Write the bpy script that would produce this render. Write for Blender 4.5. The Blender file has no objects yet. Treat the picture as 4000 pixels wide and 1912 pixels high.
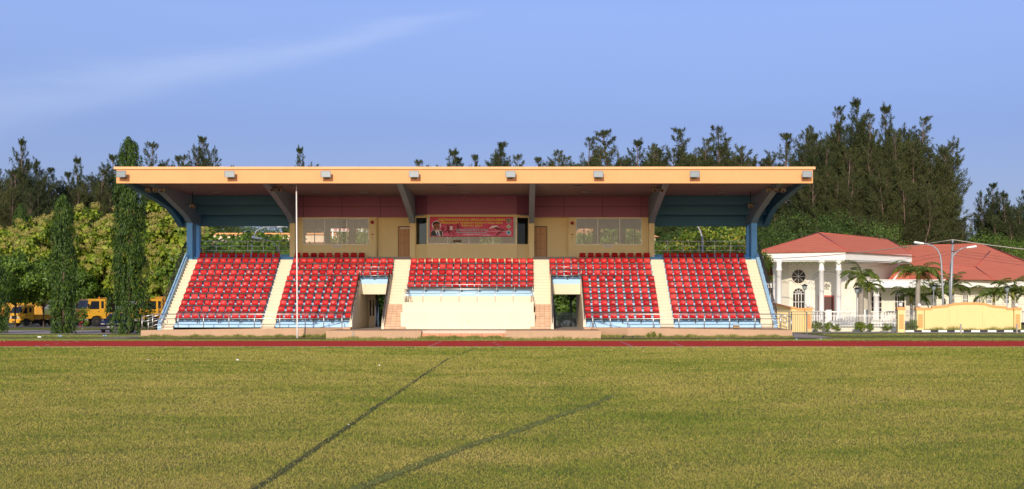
import bpy, math, random
import numpy as np
from mathutils import Vector, Matrix
R = math.radians
random.seed(7); RNG = np.random.default_rng(11)
SC = bpy.context.scene
COL = SC.collection
# ------------------------------------------------------------------ camera
F = 6200.0; VPX = 2050.0; HZ = 1198.0; CH = 1.9      # focal length in photo px, vanishing point, horizon, eye height
cam_d = bpy.data.cameras.new('camera'); cam = bpy.data.objects.new('camera', cam_d); COL.objects.link(cam)
cam.location = (0, 0, CH); cam.rotation_euler = (R(90), 0, 0)
cam_d.sensor_width = 36; cam_d.lens = F / 4000 * 36
cam_d.shift_x = (2000 - VPX) / 4000; cam_d.shift_y = (HZ - 956) / 4000
cam_d.clip_start = 0.5; cam_d.clip_end = 3000
SC.camera = cam
SC.render.resolution_x = 1024; SC.render.resolution_y = 489
# ------------------------------------------------------------------ light
SUN_EL = 17.6; SUN_AZ = 6.5        # the sun stands low behind the camera, a little to its left
sv = Vector((-math.sin(R(SUN_AZ)) * math.cos(R(SUN_EL)), -math.cos(R(SUN_AZ)) * math.cos(R(SUN_EL)), math.sin(R(SUN_EL))))
sl = bpy.data.lights.new('sun', 'SUN'); sl.energy = 3.75; sl.angle = R(0.53); sl.color = (1.0, 0.88, 0.72)
so = bpy.data.objects.new('sun', sl); COL.objects.link(so); so.rotation_euler = (-sv).to_track_quat('-Z', 'Y').to_euler()
so.location = (-20, -60, 60)
W = bpy.data.worlds.new('World'); SC.world = W; W.use_nodes = True
wn = W.node_tree; wn.nodes.clear(); N = wn.nodes.new; L = wn.links.new
sky = N('ShaderNodeTexSky'); sky.sky_type = 'NISHITA'; sky.sun_disc = False
sky.sun_elevation = R(SUN_EL); sky.sun_rotation = math.atan2(sv.x, sv.y)
sky.altitude = 0; sky.air_density = 1.0; sky.dust_density = 0.6; sky.ozone_density = 1.6
tc = N('ShaderNodeTexCoord'); sp = N('ShaderNodeSeparateXYZ'); L(tc.outputs['Generated'], sp.inputs[0])
def wm(op, a, b=None, c=None, cl=False):
    n = N('ShaderNodeMath'); n.operation = op; n.use_clamp = cl
    for i, v in enumerate((a, b, c)):
        if v is None: continue
        if isinstance(v, (int, float)): n.inputs[i].default_value = v
        else: L(v, n.inputs[i])
    return n.outputs[0]
# hue of the sky, and a thin band of cirrus placed by direction (azimuth, altitude)
tint = N('ShaderNodeMix'); tint.data_type = 'RGBA'; tint.blend_type = 'MULTIPLY'; tint.inputs[0].default_value = 1
L(sky.outputs[0], tint.inputs[6]); trp = N('ShaderNodeValToRGB'); L(sp.outputs[2], trp.inputs[0]); el_ = trp.color_ramp.elements
for i_, (p_, c_) in enumerate(((0.0, (.50, .54, .95)), (.112, (.575, .60, 1.04)), (.136, (.69, .70, 1.13)), (.181, (.90, .865, 1.30)), (.5, (.92, .92, 1.38)))):
    if i_ > 1: el_.new(p_)
    el_[i_ if i_ < 2 else i_].position = p_
    el_[i_].color = (*c_, 1)
sunside_boost = N('ShaderNodeMix'); sunside_boost.data_type = 'RGBA'; L(trp.outputs[0], sunside_boost.inputs[7]); sunside_boost.inputs[6].default_value = (1.45, 1.45, 1.75, 1)   # unseen sky behind the camera, boosted to lift the shade on facing walls
L(wm('MULTIPLY_ADD', sp.outputs[1], 1.6, .35, True), sunside_boost.inputs[0]); L(sunside_boost.outputs[2], tint.inputs[7])
ax = wm('DIVIDE', sp.outputs[0], sp.outputs[1]); az = wm('DIVIDE', sp.outputs[2], sp.outputs[1])
nz = N('ShaderNodeTexNoise'); nz.inputs['Scale'].default_value = 5; nz.inputs['Detail'].default_value = 5; nz.inputs['Roughness'].default_value = .6
mp = N('ShaderNodeMapping'); mp.inputs['Rotation'].default_value = (0, R(-14), 0); mp.inputs['Scale'].default_value = (1, 1, 5.5)
L(tc.outputs['Generated'], mp.inputs[0]); L(mp.outputs[0], nz.inputs[0])
nf = nz.outputs[0]
cen = wm('MULTIPLY_ADD', ax, 0.18, 0.1885)
cen = wm('ADD', cen, wm('MULTIPLY', wm('SUBTRACT', nf, .5), .03))
off = wm('SUBTRACT', az, cen)
wid = wm('MAXIMUM', wm('MULTIPLY_ADD', ax, -.048, .0010), .004)
band = wm('POWER', 2.718, wm('MULTIPLY', wm('POWER', wm('DIVIDE', off, wid), 2.0), -1.0))
rightfade = wm('MULTIPLY', wm('SUBTRACT', -.02, ax), 11, None, True)
cm = wm('MULTIPLY', wm('MULTIPLY', band, rightfade), wm('MULTIPLY_ADD', nf, 1.0, .1))
haz = wm('MULTIPLY', wm('SUBTRACT', nf, .35), .05, None, True)
lf = wm('MULTIPLY', wm('SUBTRACT', -.12, ax), .9, None, True)
cm = wm('ADD', wm('MULTIPLY', cm, .38), wm('ADD', haz, wm('MULTIPLY', lf, .16)), None, True)
cmix = N('ShaderNodeMix'); cmix.data_type = 'RGBA'; L(cm, cmix.inputs[0]); L(tint.outputs[2], cmix.inputs[6])
cmix.inputs[7].default_value = (7.0, 8.2, 10.5, 1)
bgw = N('ShaderNodeBackground'); L(cmix.outputs[2], bgw.inputs[0]); bgw.inputs[1].default_value = 0.10
wo = N('ShaderNodeOutputWorld'); L(bgw.outputs[0], wo.inputs[0])
SC.view_settings.view_transform = 'Standard'; SC.view_settings.look = 'None'; SC.view_settings.gamma = 1
SC.view_settings.exposure = 0.0
# ------------------------------------------------------------------ helpers
def tag(o, label=None, cat=None, group=None, kind=None):
    if label: o['label'] = label
    if cat: o['category'] = cat
    if group: o['group'] = group
    if kind: o['kind'] = kind
    return o
ORG = {}
def empty(name, loc=(0, 0, 0), label=None, cat=None, group=None, rz=0):
    o = bpy.data.objects.new(name, None); COL.objects.link(o); o.location = loc; o.rotation_euler = (0, 0, rz)
    o.empty_display_size = .3
    ORG[o.name] = Vector(loc)
    return tag(o, label, cat, group)
def P(px, py, d):
    return Vector(((px - VPX) / F * d, d, CH + (HZ - py) / F * d))
def G(px, py):
    d = F * CH / (py - HZ); return Vector(((px - VPX) / F * d, d, 0))
class MB:
    def __init__(s): s.v = []; s.f = []; s.sm = []
    def add(s, vs, fs, smooth=False):
        b = len(s.v); s.v += [tuple(v) for v in vs]; s.f += [tuple(b + i for i in f) for f in fs]; s.sm += [smooth] * len(fs); return s
    def box(s, x0, x1, y0, y1, z0, z1):
        if x0 > x1: x0, x1 = x1, x0
        return s.add([(x0,y0,z0),(x1,y0,z0),(x1,y1,z0),(x0,y1,z0),(x0,y0,z1),(x1,y0,z1),(x1,y1,z1),(x0,y1,z1)],
                     [(0,3,2,1),(4,5,6,7),(0,1,5,4),(1,2,6,5),(2,3,7,6),(3,0,4,7)])
    def prx(s, prof, x0, x1):                        # profile in (y,z), extruded along x
        if x0 > x1: x0, x1 = x1, x0
        n = len(prof); vs = [(x0, y, z) for y, z in prof] + [(x1, y, z) for y, z in prof]
        return s.add(vs, [tuple(range(n)), tuple(range(2*n-1, n-1, -1))] + [(i, n+i, n+(i+1) % n, (i+1) % n) for i in range(n)])
    def pry(s, prof, y0, y1):                        # profile in (x,z), extruded along y
        n = len(prof); vs = [(x, y0, z) for x, z in prof] + [(x, y1, z) for x, z in prof]
        return s.add(vs, [tuple(range(n)), tuple(range(2*n-1, n-1, -1))] + [(i, n+i, n+(i+1) % n, (i+1) % n) for i in range(n)])
    def prz(s, prof, z0, z1):                        # plan in (x,y), extruded upwards
        n = len(prof); vs = [(x, y, z0) for x, y in prof] + [(x, y, z1) for x, y in prof]
        return s.add(vs, [tuple(range(n-1, -1, -1)), tuple(range(n, 2*n))] + [(i, (i+1) % n, n+(i+1) % n, n+i) for i in range(n)])
    def face(s, pts): return s.add(pts, [tuple(range(len(pts)))])
    def tube(s, pts, r, n=6, r1=None, caps=True):
        pts = [Vector(p) for p in pts]; m = len(pts); rs = [r if r1 is None else r + (r1 - r) * i / max(1, m-1) for i in range(m)]
        vs = []; fs = []; up = Vector((0, 0, 1))
        for i, p in enumerate(pts):
            t = (pts[min(i+1, m-1)] - pts[max(i-1, 0)]).normalized()
            a = up.cross(t)
            if a.length < .05: a = Vector((1, 0, 0)).cross(t)
            a.normalize(); b = t.cross(a)
            for k in range(n):
                an = 2 * math.pi * k / n; vs.append(p + (a * math.cos(an) + b * math.sin(an)) * rs[i])
        for i in range(m-1):
            for k in range(n):
                fs.append((i*n+k, i*n+(k+1) % n, (i+1)*n+(k+1) % n, (i+1)*n+k))
        if caps: fs += [tuple(range(n-1, -1, -1)), tuple(range((m-1)*n, m*n))]
        return s.add(vs, fs, True)
    def lathe(s, prof, c, n=12, ax='z'):             # profile (r, h) about an axis through c
        vs = []; fs = []; m = len(prof)
        for r, h in prof:
            for k in range(n):
                a = 2*math.pi*k/n; q = (r*math.cos(a), r*math.sin(a), h)
                if ax == 'x': q = (q[2], q[0], q[1])
                if ax == 'y': q = (q[0], q[2], q[1])
                vs.append((c[0]+q[0], c[1]+q[1], c[2]+q[2]))
        for i in range(m-1):
            for k in range(n): fs.append((i*n+k, i*n+(k+1) % n, (i+1)*n+(k+1) % n, (i+1)*n+k))
        fs += [tuple(range(n-1, -1, -1)), tuple(range((m-1)*n, m*n))]
        return s.add(vs, fs, True)
    def xf(s, M, start=0):
        for i in range(start, len(s.v)): s.v[i] = tuple(M @ Vector(s.v[i]))
        return s
    def build(s, name, mat, parent=None, local=False, bevel=0):
        me = bpy.data.meshes.new(name)
        off = Vector((0, 0, 0))
        if parent is not None and not local: off = ORG.get(parent.name, off)
        me.from_pydata([(v[0]-off.x, v[1]-off.y, v[2]-off.z) for v in s.v], [], s.f)
        me.polygons.foreach_set('use_smooth', s.sm)
        me.materials.append(mat); me.update()
        o = bpy.data.objects.new(name, me); COL.objects.link(o)
        if parent is not None: o.parent = parent
        ORG[o.name] = off
        if bevel:
            b = o.modifiers.new('bevel', 'BEVEL'); b.width = bevel; b.segments = 2; b.limit_method = 'ANGLE'; b.angle_limit = R(40)
        return o
def soup(name, V, Fc, mat, parent=None, off=None, smooth=False):     # numpy mesh: V (n,3), Fc (m,k)
    me = bpy.data.meshes.new(name); n = len(V); m, k = Fc.shape
    V = np.asarray(V, dtype=np.float32)
    if off is not None: V = V - np.asarray(off, dtype=np.float32)
    me.vertices.add(n); me.vertices.foreach_set('co', V.ravel())
    me.loops.add(m*k); me.loops.foreach_set('vertex_index', Fc.astype(np.int32).ravel())
    me.polygons.add(m); me.polygons.foreach_set('loop_start', np.arange(0, m*k, k, dtype=np.int32))
    me.polygons.foreach_set('loop_total', np.full(m, k, dtype=np.int32))
    if smooth: me.polygons.foreach_set('use_smooth', np.ones(m, dtype=bool))
    me.materials.append(mat); me.update(calc_edges=True)
    o = bpy.data.objects.new(name, me); COL.objects.link(o)
    if parent is not None: o.parent = parent
    return o
def kids(o): return [c for c in bpy.data.objects if c.parent == o]
CH_CACHE = {}
def copy_tree(o, parent=None, name=None):
    c = o.copy(); COL.objects.link(c); c.parent = parent
    key = o.name
    if key not in CH_CACHE: CH_CACHE[key] = kids(o)
    for ch in CH_CACHE[key]: copy_tree(ch, c)
    return c
# ------------------------------------------------------------------ materials
def lin(c):
    if isinstance(c, str):
        c = c.lstrip('#'); c = [int(c[i:i+2], 16)/255 for i in (0, 2, 4)]
        c = [x/12.92 if x <= .04045 else ((x+.055)/1.055)**2.4 for x in c]
    return (c[0], c[1], c[2], 1)
class NT:
    def __init__(s, name):
        s.m = bpy.data.materials.new(name); s.m.use_nodes = True; s.t = s.m.node_tree; s.t.nodes.clear()
        s.out = s.n('ShaderNodeOutputMaterial')
    def n(s, t, **kw):
        x = s.t.nodes.new(t)
        for k, v in kw.items(): setattr(x, k, v)
        return x
    def l(s, a, b): s.t.links.new(a, b)
    def math(s, op, a, b=None, c=None, cl=False):
        x = s.n('ShaderNodeMath', operation=op, use_clamp=cl)
        for i, v in enumerate((a, b, c)):
            if v is None: continue
            if isinstance(v, (int, float)): x.inputs[i].default_value = v
            else: s.l(v, x.inputs[i])
        return x.outputs[0]
    def noise(s, scale, detail=4, rough=.55, stretch=None, coord=None):
        x = s.n('ShaderNodeTexNoise'); x.inputs['Scale'].default_value = scale; x.inputs['Detail'].default_value = detail
        x.inputs['Roughness'].default_value = rough
        src = coord or s.n('ShaderNodeNewGeometry').outputs['Position']
        if stretch:
            m = s.n('ShaderNodeMapping'); m.inputs['Scale'].default_value = stretch; s.l(src, m.inputs[0]); src = m.outputs[0]
        s.l(src, x.inputs['Vector']); return x.outputs[0]
    def ramp(s, f, stops):
        x = s.n('ShaderNodeValToRGB'); e = x.color_ramp.elements
        while len(e) < len(stops): e.new(.5)
        for i, (p, c) in enumerate(stops): e[i].position = p; e[i].color = lin(c) if len(c) != 4 or isinstance(c, str) else c
        s.l(f, x.inputs[0]); return x.outputs[0]
    def mix(s, f, a, b, blend='MIX'):
        x = s.n('ShaderNodeMix', data_type='RGBA', blend_type=blend)
        for i, v in ((0, f), (6, a), (7, b)):
            if isinstance(v, (int, float)): x.inputs[i].default_value = v
            elif isinstance(v, (tuple, list, str)): x.inputs[i].default_value = lin(v)
            else: s.l(v, x.inputs[i])
        return x.outputs[2]
    def bump(s, h, strength=.3, dist=.02):
        x = s.n('ShaderNodeBump'); x.inputs['Strength'].default_value = strength; x.inputs['Distance'].default_value = dist
        s.l(h, x.inputs['Height']); return x.outputs[0]
    def bsdf(s, color, rough=.6, metal=0, spec=.5, normal=None, coat=0, trans=None):
        b = s.n('ShaderNodeBsdfPrincipled')
        if isinstance(color, (tuple, list, str)): b.inputs['Base Color'].default_value = lin(color)
        else: s.l(color, b.inputs['Base Color'])
        if isinstance(rough, (int, float)): b.inputs['Roughness'].default_value = rough
        else: s.l(rough, b.inputs['Roughness'])
        b.inputs['Metallic'].default_value = metal; b.inputs['Specular IOR Level'].default_value = spec
        b.inputs['Coat Weight'].default_value = coat
        if normal: s.l(normal, b.inputs['Normal'])
        return b.outputs[0]
    def end(s, sh): s.l(sh, s.out.inputs[0]); return s.m
def paint(name, color, rough=.55, var=.12, dirt=.18, streak=True, spec=.4, metal=0, bump=.05, scale=1.0):
    t = NT(name); c = lin(color)
    n1 = t.noise(1.3*scale, 5); n2 = t.noise(9*scale, 3)
    a = tuple(x*(1-var) for x in c[:3]); b = tuple(min(1, x*(1+var*.6)) for x in c[:3])
    col = t.mix(t.math('MULTIPLY_ADD', t.math('SUBTRACT', n1, .5), 1.8, .5, True), a, b)
    if dirt:
        st = t.noise(2.2*scale, 6, .7, (3.0, 3.0, .35)) if streak else t.noise(3*scale, 6, .7)
        m = t.math('MULTIPLY', t.math('MULTIPLY_ADD', t.math('SUBTRACT', st, .56), 5, 0, True), dirt)
        d = tuple(x*.45 for x in c[:3]); col = t.mix(m, col, d)
    nm = t.bump(n2, bump, .02) if bump else None
    return t.end(t.bsdf(col, rough, metal, spec, nm))
def leafmat(name, cols, rough=.5, trans=.25, patch=.35, scale=.25):
    t = NT(name); g = t.n('ShaderNodeNewGeometry')
    f = t.math('ADD', t.math('MULTIPLY', g.outputs['Random Per Island'], 1-patch), t.math('MULTIPLY', t.math('MULTIPLY_ADD', t.math('SUBTRACT', t.noise(scale, 3), .5), 2.2, .5, True), patch), None, True)
    k = len(cols); col = t.ramp(f, [((i+.5)/k, c) for i, c in enumerate(cols)])
    b = t.bsdf(col, rough, 0, .35)
    tr = t.n('ShaderNodeBsdfTranslucent'); t.l(t.mix(1.0, col, (1.0, 1.0, .45), 'MULTIPLY'), tr.inputs[0])
    mx = t.n('ShaderNodeMixShader'); mx.inputs[0].default_value = trans; t.l(b, mx.inputs[1]); t.l(tr.outputs[0], mx.inputs[2])
    return t.end(mx.outputs[0])
M = {}
M['cream'] = paint('cream_paint', (.76, .65, .47), .6, .06, .22)
M['creamlow'] = paint('cream_paint_pale', (.77, .665, .50), .6, .05, .20)
M['blue'] = paint('light_blue_paint', (.38, .61, .82), .5, .08, .12)
M['bluedeep'] = paint('blue_paint', (.13, .42, .80), .5, .08, .12)
M['fascia'] = paint('apricot_paint', (.74, .365, .14), .6, .05, .16)
M['cap'] = paint('apricot_cap_paint', (.80, .43, .20), .6, .05, .10)
M['plinth'] = paint('salmon_paint', (.50, .315, .19), .65, .08, .30)
M['yellow'] = paint('mustard_wall_paint', (.78, .66, .34), .6, .05, .12)
M['purple'] = paint('maroon_panel_paint', (.30, .11, .19), .55, .08, .14)
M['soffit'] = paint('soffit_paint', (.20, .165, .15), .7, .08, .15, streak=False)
M['bracket'] = paint('bracket_grey_paint', (.20, .31, .38), .6, .06, .15)
M['beam'] = paint('beam_blue_paint', (.05, .185, .31), .6, .08, .15)
M['concrete'] = paint('concrete', (.36, .33, .29), .8, .15, .3, streak=False, scale=2)
M['steel'] = paint('stainless_steel', (.74, .72, .69), .38, .1, .1, metal=.9, bump=0)
M['steelw'] = paint('white_pole_bright_rail', (.80, .80, .78), .4, .05, .2, bump=0)
M['brown'] = paint('dark_brown_steel_rail', (.07, .05, .045), .45, .1, 0, bump=0)
M['dark'] = paint('black_painted_steel', (.012, .012, .015), .5, .1, 0, bump=0)
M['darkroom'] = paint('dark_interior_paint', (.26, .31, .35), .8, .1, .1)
M['frame'] = paint('aluminium_frame', (.45, .45, .43), .4, .1, .1, metal=.5, bump=0)
M['white'] = paint('white_paint', (.80, .79, .74), .5, .05, .10)
M['black'] = paint('black_plastic', (.015, .015, .015), .5, .1, 0, bump=0)
M['red'] = paint('red_paint', (.35, .02, .02), .4, .1, 0, bump=0)
def seatmat():
    t = NT('red_seat_plastic'); oi = t.n('ShaderNodeObjectInfo')
    r = oi.outputs['Random']
    col = t.ramp(r, [(0, (.36, .007, .009)), (.45, (.47, .009, .011)), (.85, (.52, .014, .015)), (1, (.56, .045, .04))])
    n = t.noise(14, 4, .6); col = t.mix(t.math('MULTIPLY_ADD', t.math('SUBTRACT', n, .62), 3, 0, True), col, (.55, .08, .07))
    return t.end(t.bsdf(col, t.math('MULTIPLY_ADD', r, .14, .33), 0, .24))
M['seat'] = seatmat()
def tilemat(name, base, sx, sz, z0=.5, mortar=(.20, .12, .08), axis='xz'):
    t = NT(name); g = t.n('ShaderNodeNewGeometry'); s = t.n('ShaderNodeSeparateXYZ'); t.l(g.outputs['Position'], s.inputs[0])
    fx = t.math('FRACT', t.math('DIVIDE', s.outputs[0], sx)); e = t.math('LESS_THAN', fx, .05)
    wn_ = t.n('ShaderNodeTexWhiteNoise', noise_dimensions='2D'); c = t.n('ShaderNodeCombineXYZ')
    t.l(t.math('FLOOR', t.math('DIVIDE', s.outputs[0], sx)), c.inputs[0]); t.l(t.math('FLOOR', t.math('DIVIDE', s.outputs[2], sz)), c.inputs[1]); t.l(c.outputs[0], wn_.inputs[0])
    b = lin(base)[:3]
    col = t.mix(wn_.outputs[0], tuple(x*.82 for x in b), tuple(x*1.12 for x in b)); n = t.noise(6, 5)
    col = t.mix(t.math('MULTIPLY', n, .3), col, tuple(x*.6 for x in b)); col = t.mix(e, col, mortar)
    fz = t.math('FRACT', t.math('DIVIDE', t.math('SUBTRACT', s.outputs[2], z0), sz)); col = t.mix(t.math('LESS_THAN', fz, .13), col, tuple(x*.45 for x in b))
    return t.end(t.bsdf(col, .5, 0, .4, t.bump(t.noise(30, 3), .1, .01)))
M['tile'] = tilemat('salmon_floor_tiles', (.66, .40, .24), .31, .154)
M['terra'] = tilemat('terracotta_step_tiles', (.62, .26, .13), .62, .17, 0)
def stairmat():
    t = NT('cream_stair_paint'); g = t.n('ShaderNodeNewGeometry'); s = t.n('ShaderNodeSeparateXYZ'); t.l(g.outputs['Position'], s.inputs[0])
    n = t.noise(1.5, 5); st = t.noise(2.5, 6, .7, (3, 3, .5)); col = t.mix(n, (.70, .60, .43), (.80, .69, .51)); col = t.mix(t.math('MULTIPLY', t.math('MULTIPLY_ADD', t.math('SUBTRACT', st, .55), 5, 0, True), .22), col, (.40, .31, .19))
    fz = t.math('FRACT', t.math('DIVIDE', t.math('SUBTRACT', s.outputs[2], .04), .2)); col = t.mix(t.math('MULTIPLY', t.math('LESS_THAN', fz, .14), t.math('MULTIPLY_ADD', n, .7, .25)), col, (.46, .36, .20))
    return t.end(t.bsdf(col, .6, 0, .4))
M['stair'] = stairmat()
def glassmat(name, dust=(.17, .20, .22), d=.24, tr=.74, rough=.06):
    t = NT(name); a = t.n('ShaderNodeBsdfTransparent'); a.inputs[0].default_value = (tr, tr, tr*.97, 1)
    n = t.noise(2.0, 6, .7, (2.5, 1, .6))
    df = t.n('ShaderNodeBsdfDiffuse'); df.inputs[0].default_value = lin(dust)
    m1 = t.n('ShaderNodeMixShader'); t.l(t.math('MULTIPLY', n, d*2, None, True), m1.inputs[0]); t.l(a.outputs[0], m1.inputs[1]); t.l(df.outputs[0], m1.inputs[2])
    gl = t.n('ShaderNodeBsdfGlossy'); gl.inputs['Roughness'].default_value = rough
    fr = t.n('ShaderNodeFresnel'); fr.inputs[0].default_value = 1.5
    m2 = t.n('ShaderNodeMixShader'); t.l(fr.outputs[0], m2.inputs[0]); t.l(m1.outputs[0], m2.inputs[1]); t.l(gl.outputs[0], m2.inputs[2])
    return t.end(m2.outputs[0])
M['glass'] = glassmat('dusty_glass')
M['glassdark'] = glassmat('dark_glass', (.05, .05, .05), .1, .25, .03)
# ------------------------------------------------------------------ ground
def grassmat(name, cA, cB, cC, dark=(.05, .07, .02)):
    t = NT(name)
    n1 = t.noise(.06, 5, .65, (1.1, .9, 1)); n2 = t.noise(.42, 5, .7, (1, 1, 1)); n3 = t.noise(9, 6, .75); n4 = t.noise(42, 3, .8, (1, .55, 1))
    col = t.mix(t.math('MULTIPLY_ADD', t.math('SUBTRACT', n2, .5), 3.2, .5, True), cA, cB)
    col = t.mix(t.math('MULTIPLY', t.math('MULTIPLY_ADD', t.math('SUBTRACT', n1, .50), 4.2, .32, True), .75), col, cC)
    k = t.math('MULTIPLY_ADD', t.math('SUBTRACT', t.math('MULTIPLY_ADD', n3, .5, t.math('MULTIPLY', n4, .5)), .47), 4, 0, True)
    col = t.mix(t.math('SUBTRACT', 1, k, None, True), col, dark) if False else t.mix(t.math('MULTIPLY', t.math('SUBTRACT', 1, k), .55, None, True), col, dark)
    return t.end(t.bsdf(col, .9, 0, .1, t.bump(n4, .9, .06)))
M['field'] = grassmat('football_field_grass', (.50, .41, .12), (.37, .35, .075), (.21, .29, .05), (.11, .12, .03))
M['verge'] = grassmat('verge_grass', (.46, .40, .12), (.30, .31, .07), (.20, .25, .045), (.12, .13, .03))
def sheet(name, pts, z, mat, kind='structure'):
    b = MB(); b.face([(p[0], p[1], z) for p in pts]); o = b.build(name, mat); tag(o, kind=kind); return o
g = MB(); g.face([(-900, -60, 0), (900, -60, 0), (900, 1400, 0), (-900, 1400, 0)])
gr = g.build('ground', M['verge']); tag(gr, kind='structure')
YT0, YT1 = 74.1, 87.3
sheet('grass_field', [(-160, -40), (160, -40), (160, YT0), (-160, YT0)], .004, M['field'])
def trackmat():
    t = NT('red_running_track'); g = t.n('ShaderNodeNewGeometry'); s = t.n('ShaderNodeSeparateXYZ'); t.l(g.outputs['Position'], s.inputs[0])
    n = t.noise(.6, 6, .7, (.25, 2.5, 1)); n2 = t.noise(8, 4)
    col = t.mix(t.math('MULTIPLY_ADD', t.math('SUBTRACT', n, .5), 2.5, .5, True), (.52, .038, .032), (.70, .066, .045))
    ln = t.noise(.5, 5, .7, (1.5, .01, 1))
    yy = t.math('DIVIDE', t.math('SUBTRACT', s.outputs[1], YT0+.35), 1.5); fr = t.math('FRACT', yy)
    e = t.math('LESS_THAN', fr, .10); e2 = t.math('MULTIPLY', t.math('GREATER_THAN', fr, .6), t.math('LESS_THAN', fr, .75))
    col = t.mix(t.math('MULTIPLY', e, t.math('MULTIPLY_ADD', ln, .9, .1, True)), col, (.72, .40, .30))
    col = t.mix(t.math('MULTIPLY', e2, .5), col, (.30, .03, .03))
    return t.end(t.bsdf(col, .95, 0, .0, t.bump(t.noise(60, 2), .3, .01)))
sheet('running_track', [(-160, YT0), (160, YT0), (160, YT1), (-160, YT1)], .010, trackmat())
kb = MB()
kb.box(-160, 160, YT0-.12, YT0, 0, .03); tag(kb.build('track_kerb', M['concrete']), kind='structure')
# relay ticks painted on the lanes
tk = MB()
for (px0, py0, px1, py1, n) in ((2427, 1336, 2465, 1354, 7), (1678, 1354, 1722, 1336, 6), (2618, 1337, 2660, 1352, 5), (145, 1354, 300, 1336, 5), (1930, 1340, 1955, 1353, 3)):
    for i in range(n):
        q = G(px0 + (px1-px0)*i/(n-1), py0 + (py1-py0)*i/(n-1)); tk.face([(q.x-.09, q.y-.14, .014), (q.x+.09, q.y-.14, .014), (q.x+.09, q.y+.14, .014), (q.x-.09, q.y+.14, .014)])
tag(tk.build('track_markings', M['white']), kind='structure')
# bare earth by the plinth, car park and road
soil = paint('bare_soil', (.26, .17, .12), .95, .3, .3, streak=False, scale=3)
asph = paint('asphalt', (.46, .37, .31), .9, .2, .3, streak=False, scale=2)
sheet('bare_earth_strip', [(-23.9, 94.9), (-11.7, 94.3), (-11.6, 96.2), (-14, 96.6), (-23.9, 96.6)], .006, soil)
sheet('bare_earth_path', [(4.6, 94.0), (19, 94.6), (19.2, 96.6), (6.4, 96.6), (4.5, 97.5)], .006, soil)
sheet('footpath', [tuple(G(*p)[:2]) for p in ((345, 1326), (556, 1323.5), (556, 1308), (540, 1309))], .006, paint('footpath_concrete', (.30, .24, .18), .9, .2, .3, streak=False))
sheet('car_park', [(-260, 109.5), (-23, 109.5), (-23, 126), (-260, 131)], .008, asph)
sheet('back_road', [(-260, 142), (-20, 142), (-20, 210), (-260, 210)], .008, paint('gravel_yard', (.24, .21, .17), .95, .25, .3, streak=False))
sheet('access_road', [tuple(G(*p)[:2]) for p in ((3088, 1322), (3250, 1319), (3215, 1314), (3120, 1304), (3088, 1302.5))], .006, asph)
sheet('street', [(19.5, 113.4), (160, 113.4), (160, 117.3), (19.5, 117.3)], .008, asph)
# worn lines where the field drains run
def strip(name, pts, w0, mat):
    b = MB(); P3 = [G(*p) for p in pts]; Q = []
    for i in range(len(P3)-1):
        for k in range(24): Q.append(P3[i].lerp(P3[i+1], k/24))
    Q.append(P3[-1]); vs = []; fs = []
    for i, q in enumerate(Q):
        t = (Q[min(i+1, len(Q)-1)] - Q[max(i-1, 0)]).normalized(); nrm = Vector((-t.y, t.x, 0))
        w = w0 * (.6 + .8*random.random()); o = nrm * (random.random()-.5) * w0*.5
        vs += [q + o + nrm*w + Vector((0, 0, .009)), q + o - nrm*w + Vector((0, 0, .009))]
    fs = [(2*i, 2*i+1, 2*i+3, 2*i+2) for i in range(len(Q)-1)]
    b.add(vs, fs); tag(b.build(name, mat), kind='structure'); return Q
def wornmat(name, k, cc):
    t = NT(name); n = t.noise(5, 5, .7); n2 = t.noise(1.1, 3)
    a = t.math('MULTIPLY_ADD', t.math('SUBTRACT', t.math('MULTIPLY_ADD', n, .6, t.math('MULTIPLY', n2, .4)), k), 9, 0, True)
    col = t.mix(t.noise(14, 4), cc[0], cc[1])
    tr = t.n('ShaderNodeBsdfTransparent'); mx = t.n('ShaderNodeMixShader'); t.l(a, mx.inputs[0]); t.l(tr.outputs[0], mx.inputs[1]); t.l(t.bsdf(col, .95, 0, .1), mx.inputs[2])
    return t.end(mx.outputs[0])
wl = [strip('worn_drain_line', [(990, 1918), (1102, 1845), (1211, 1771), (1359, 1670), (1475, 1588), (1553, 1538), (1654, 1468), (1747, 1406), (1863, 1359)], .042, wornmat('worn_turf', .36, ((.11, .09, .045), (.13, .15, .035)))),
      strip('worn_drain_line', [(1380, 1918), (1630, 1821), (1863, 1732), (2000, 1693), (2155, 1635), (2310, 1585), (2396, 1546)], .08, wornmat('darker_turf', .36, ((.25, .25, .065), (.19, .21, .045)))),
      strip('worn_drain_line', [(0, 1446), (40, 1450), (150, 1468), (260, 1478), (420, 1498), (480, 1502)], .08, wornmat('faint_turf', .47, ((.20, .22, .06), (.15, .19, .05))))]
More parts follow.
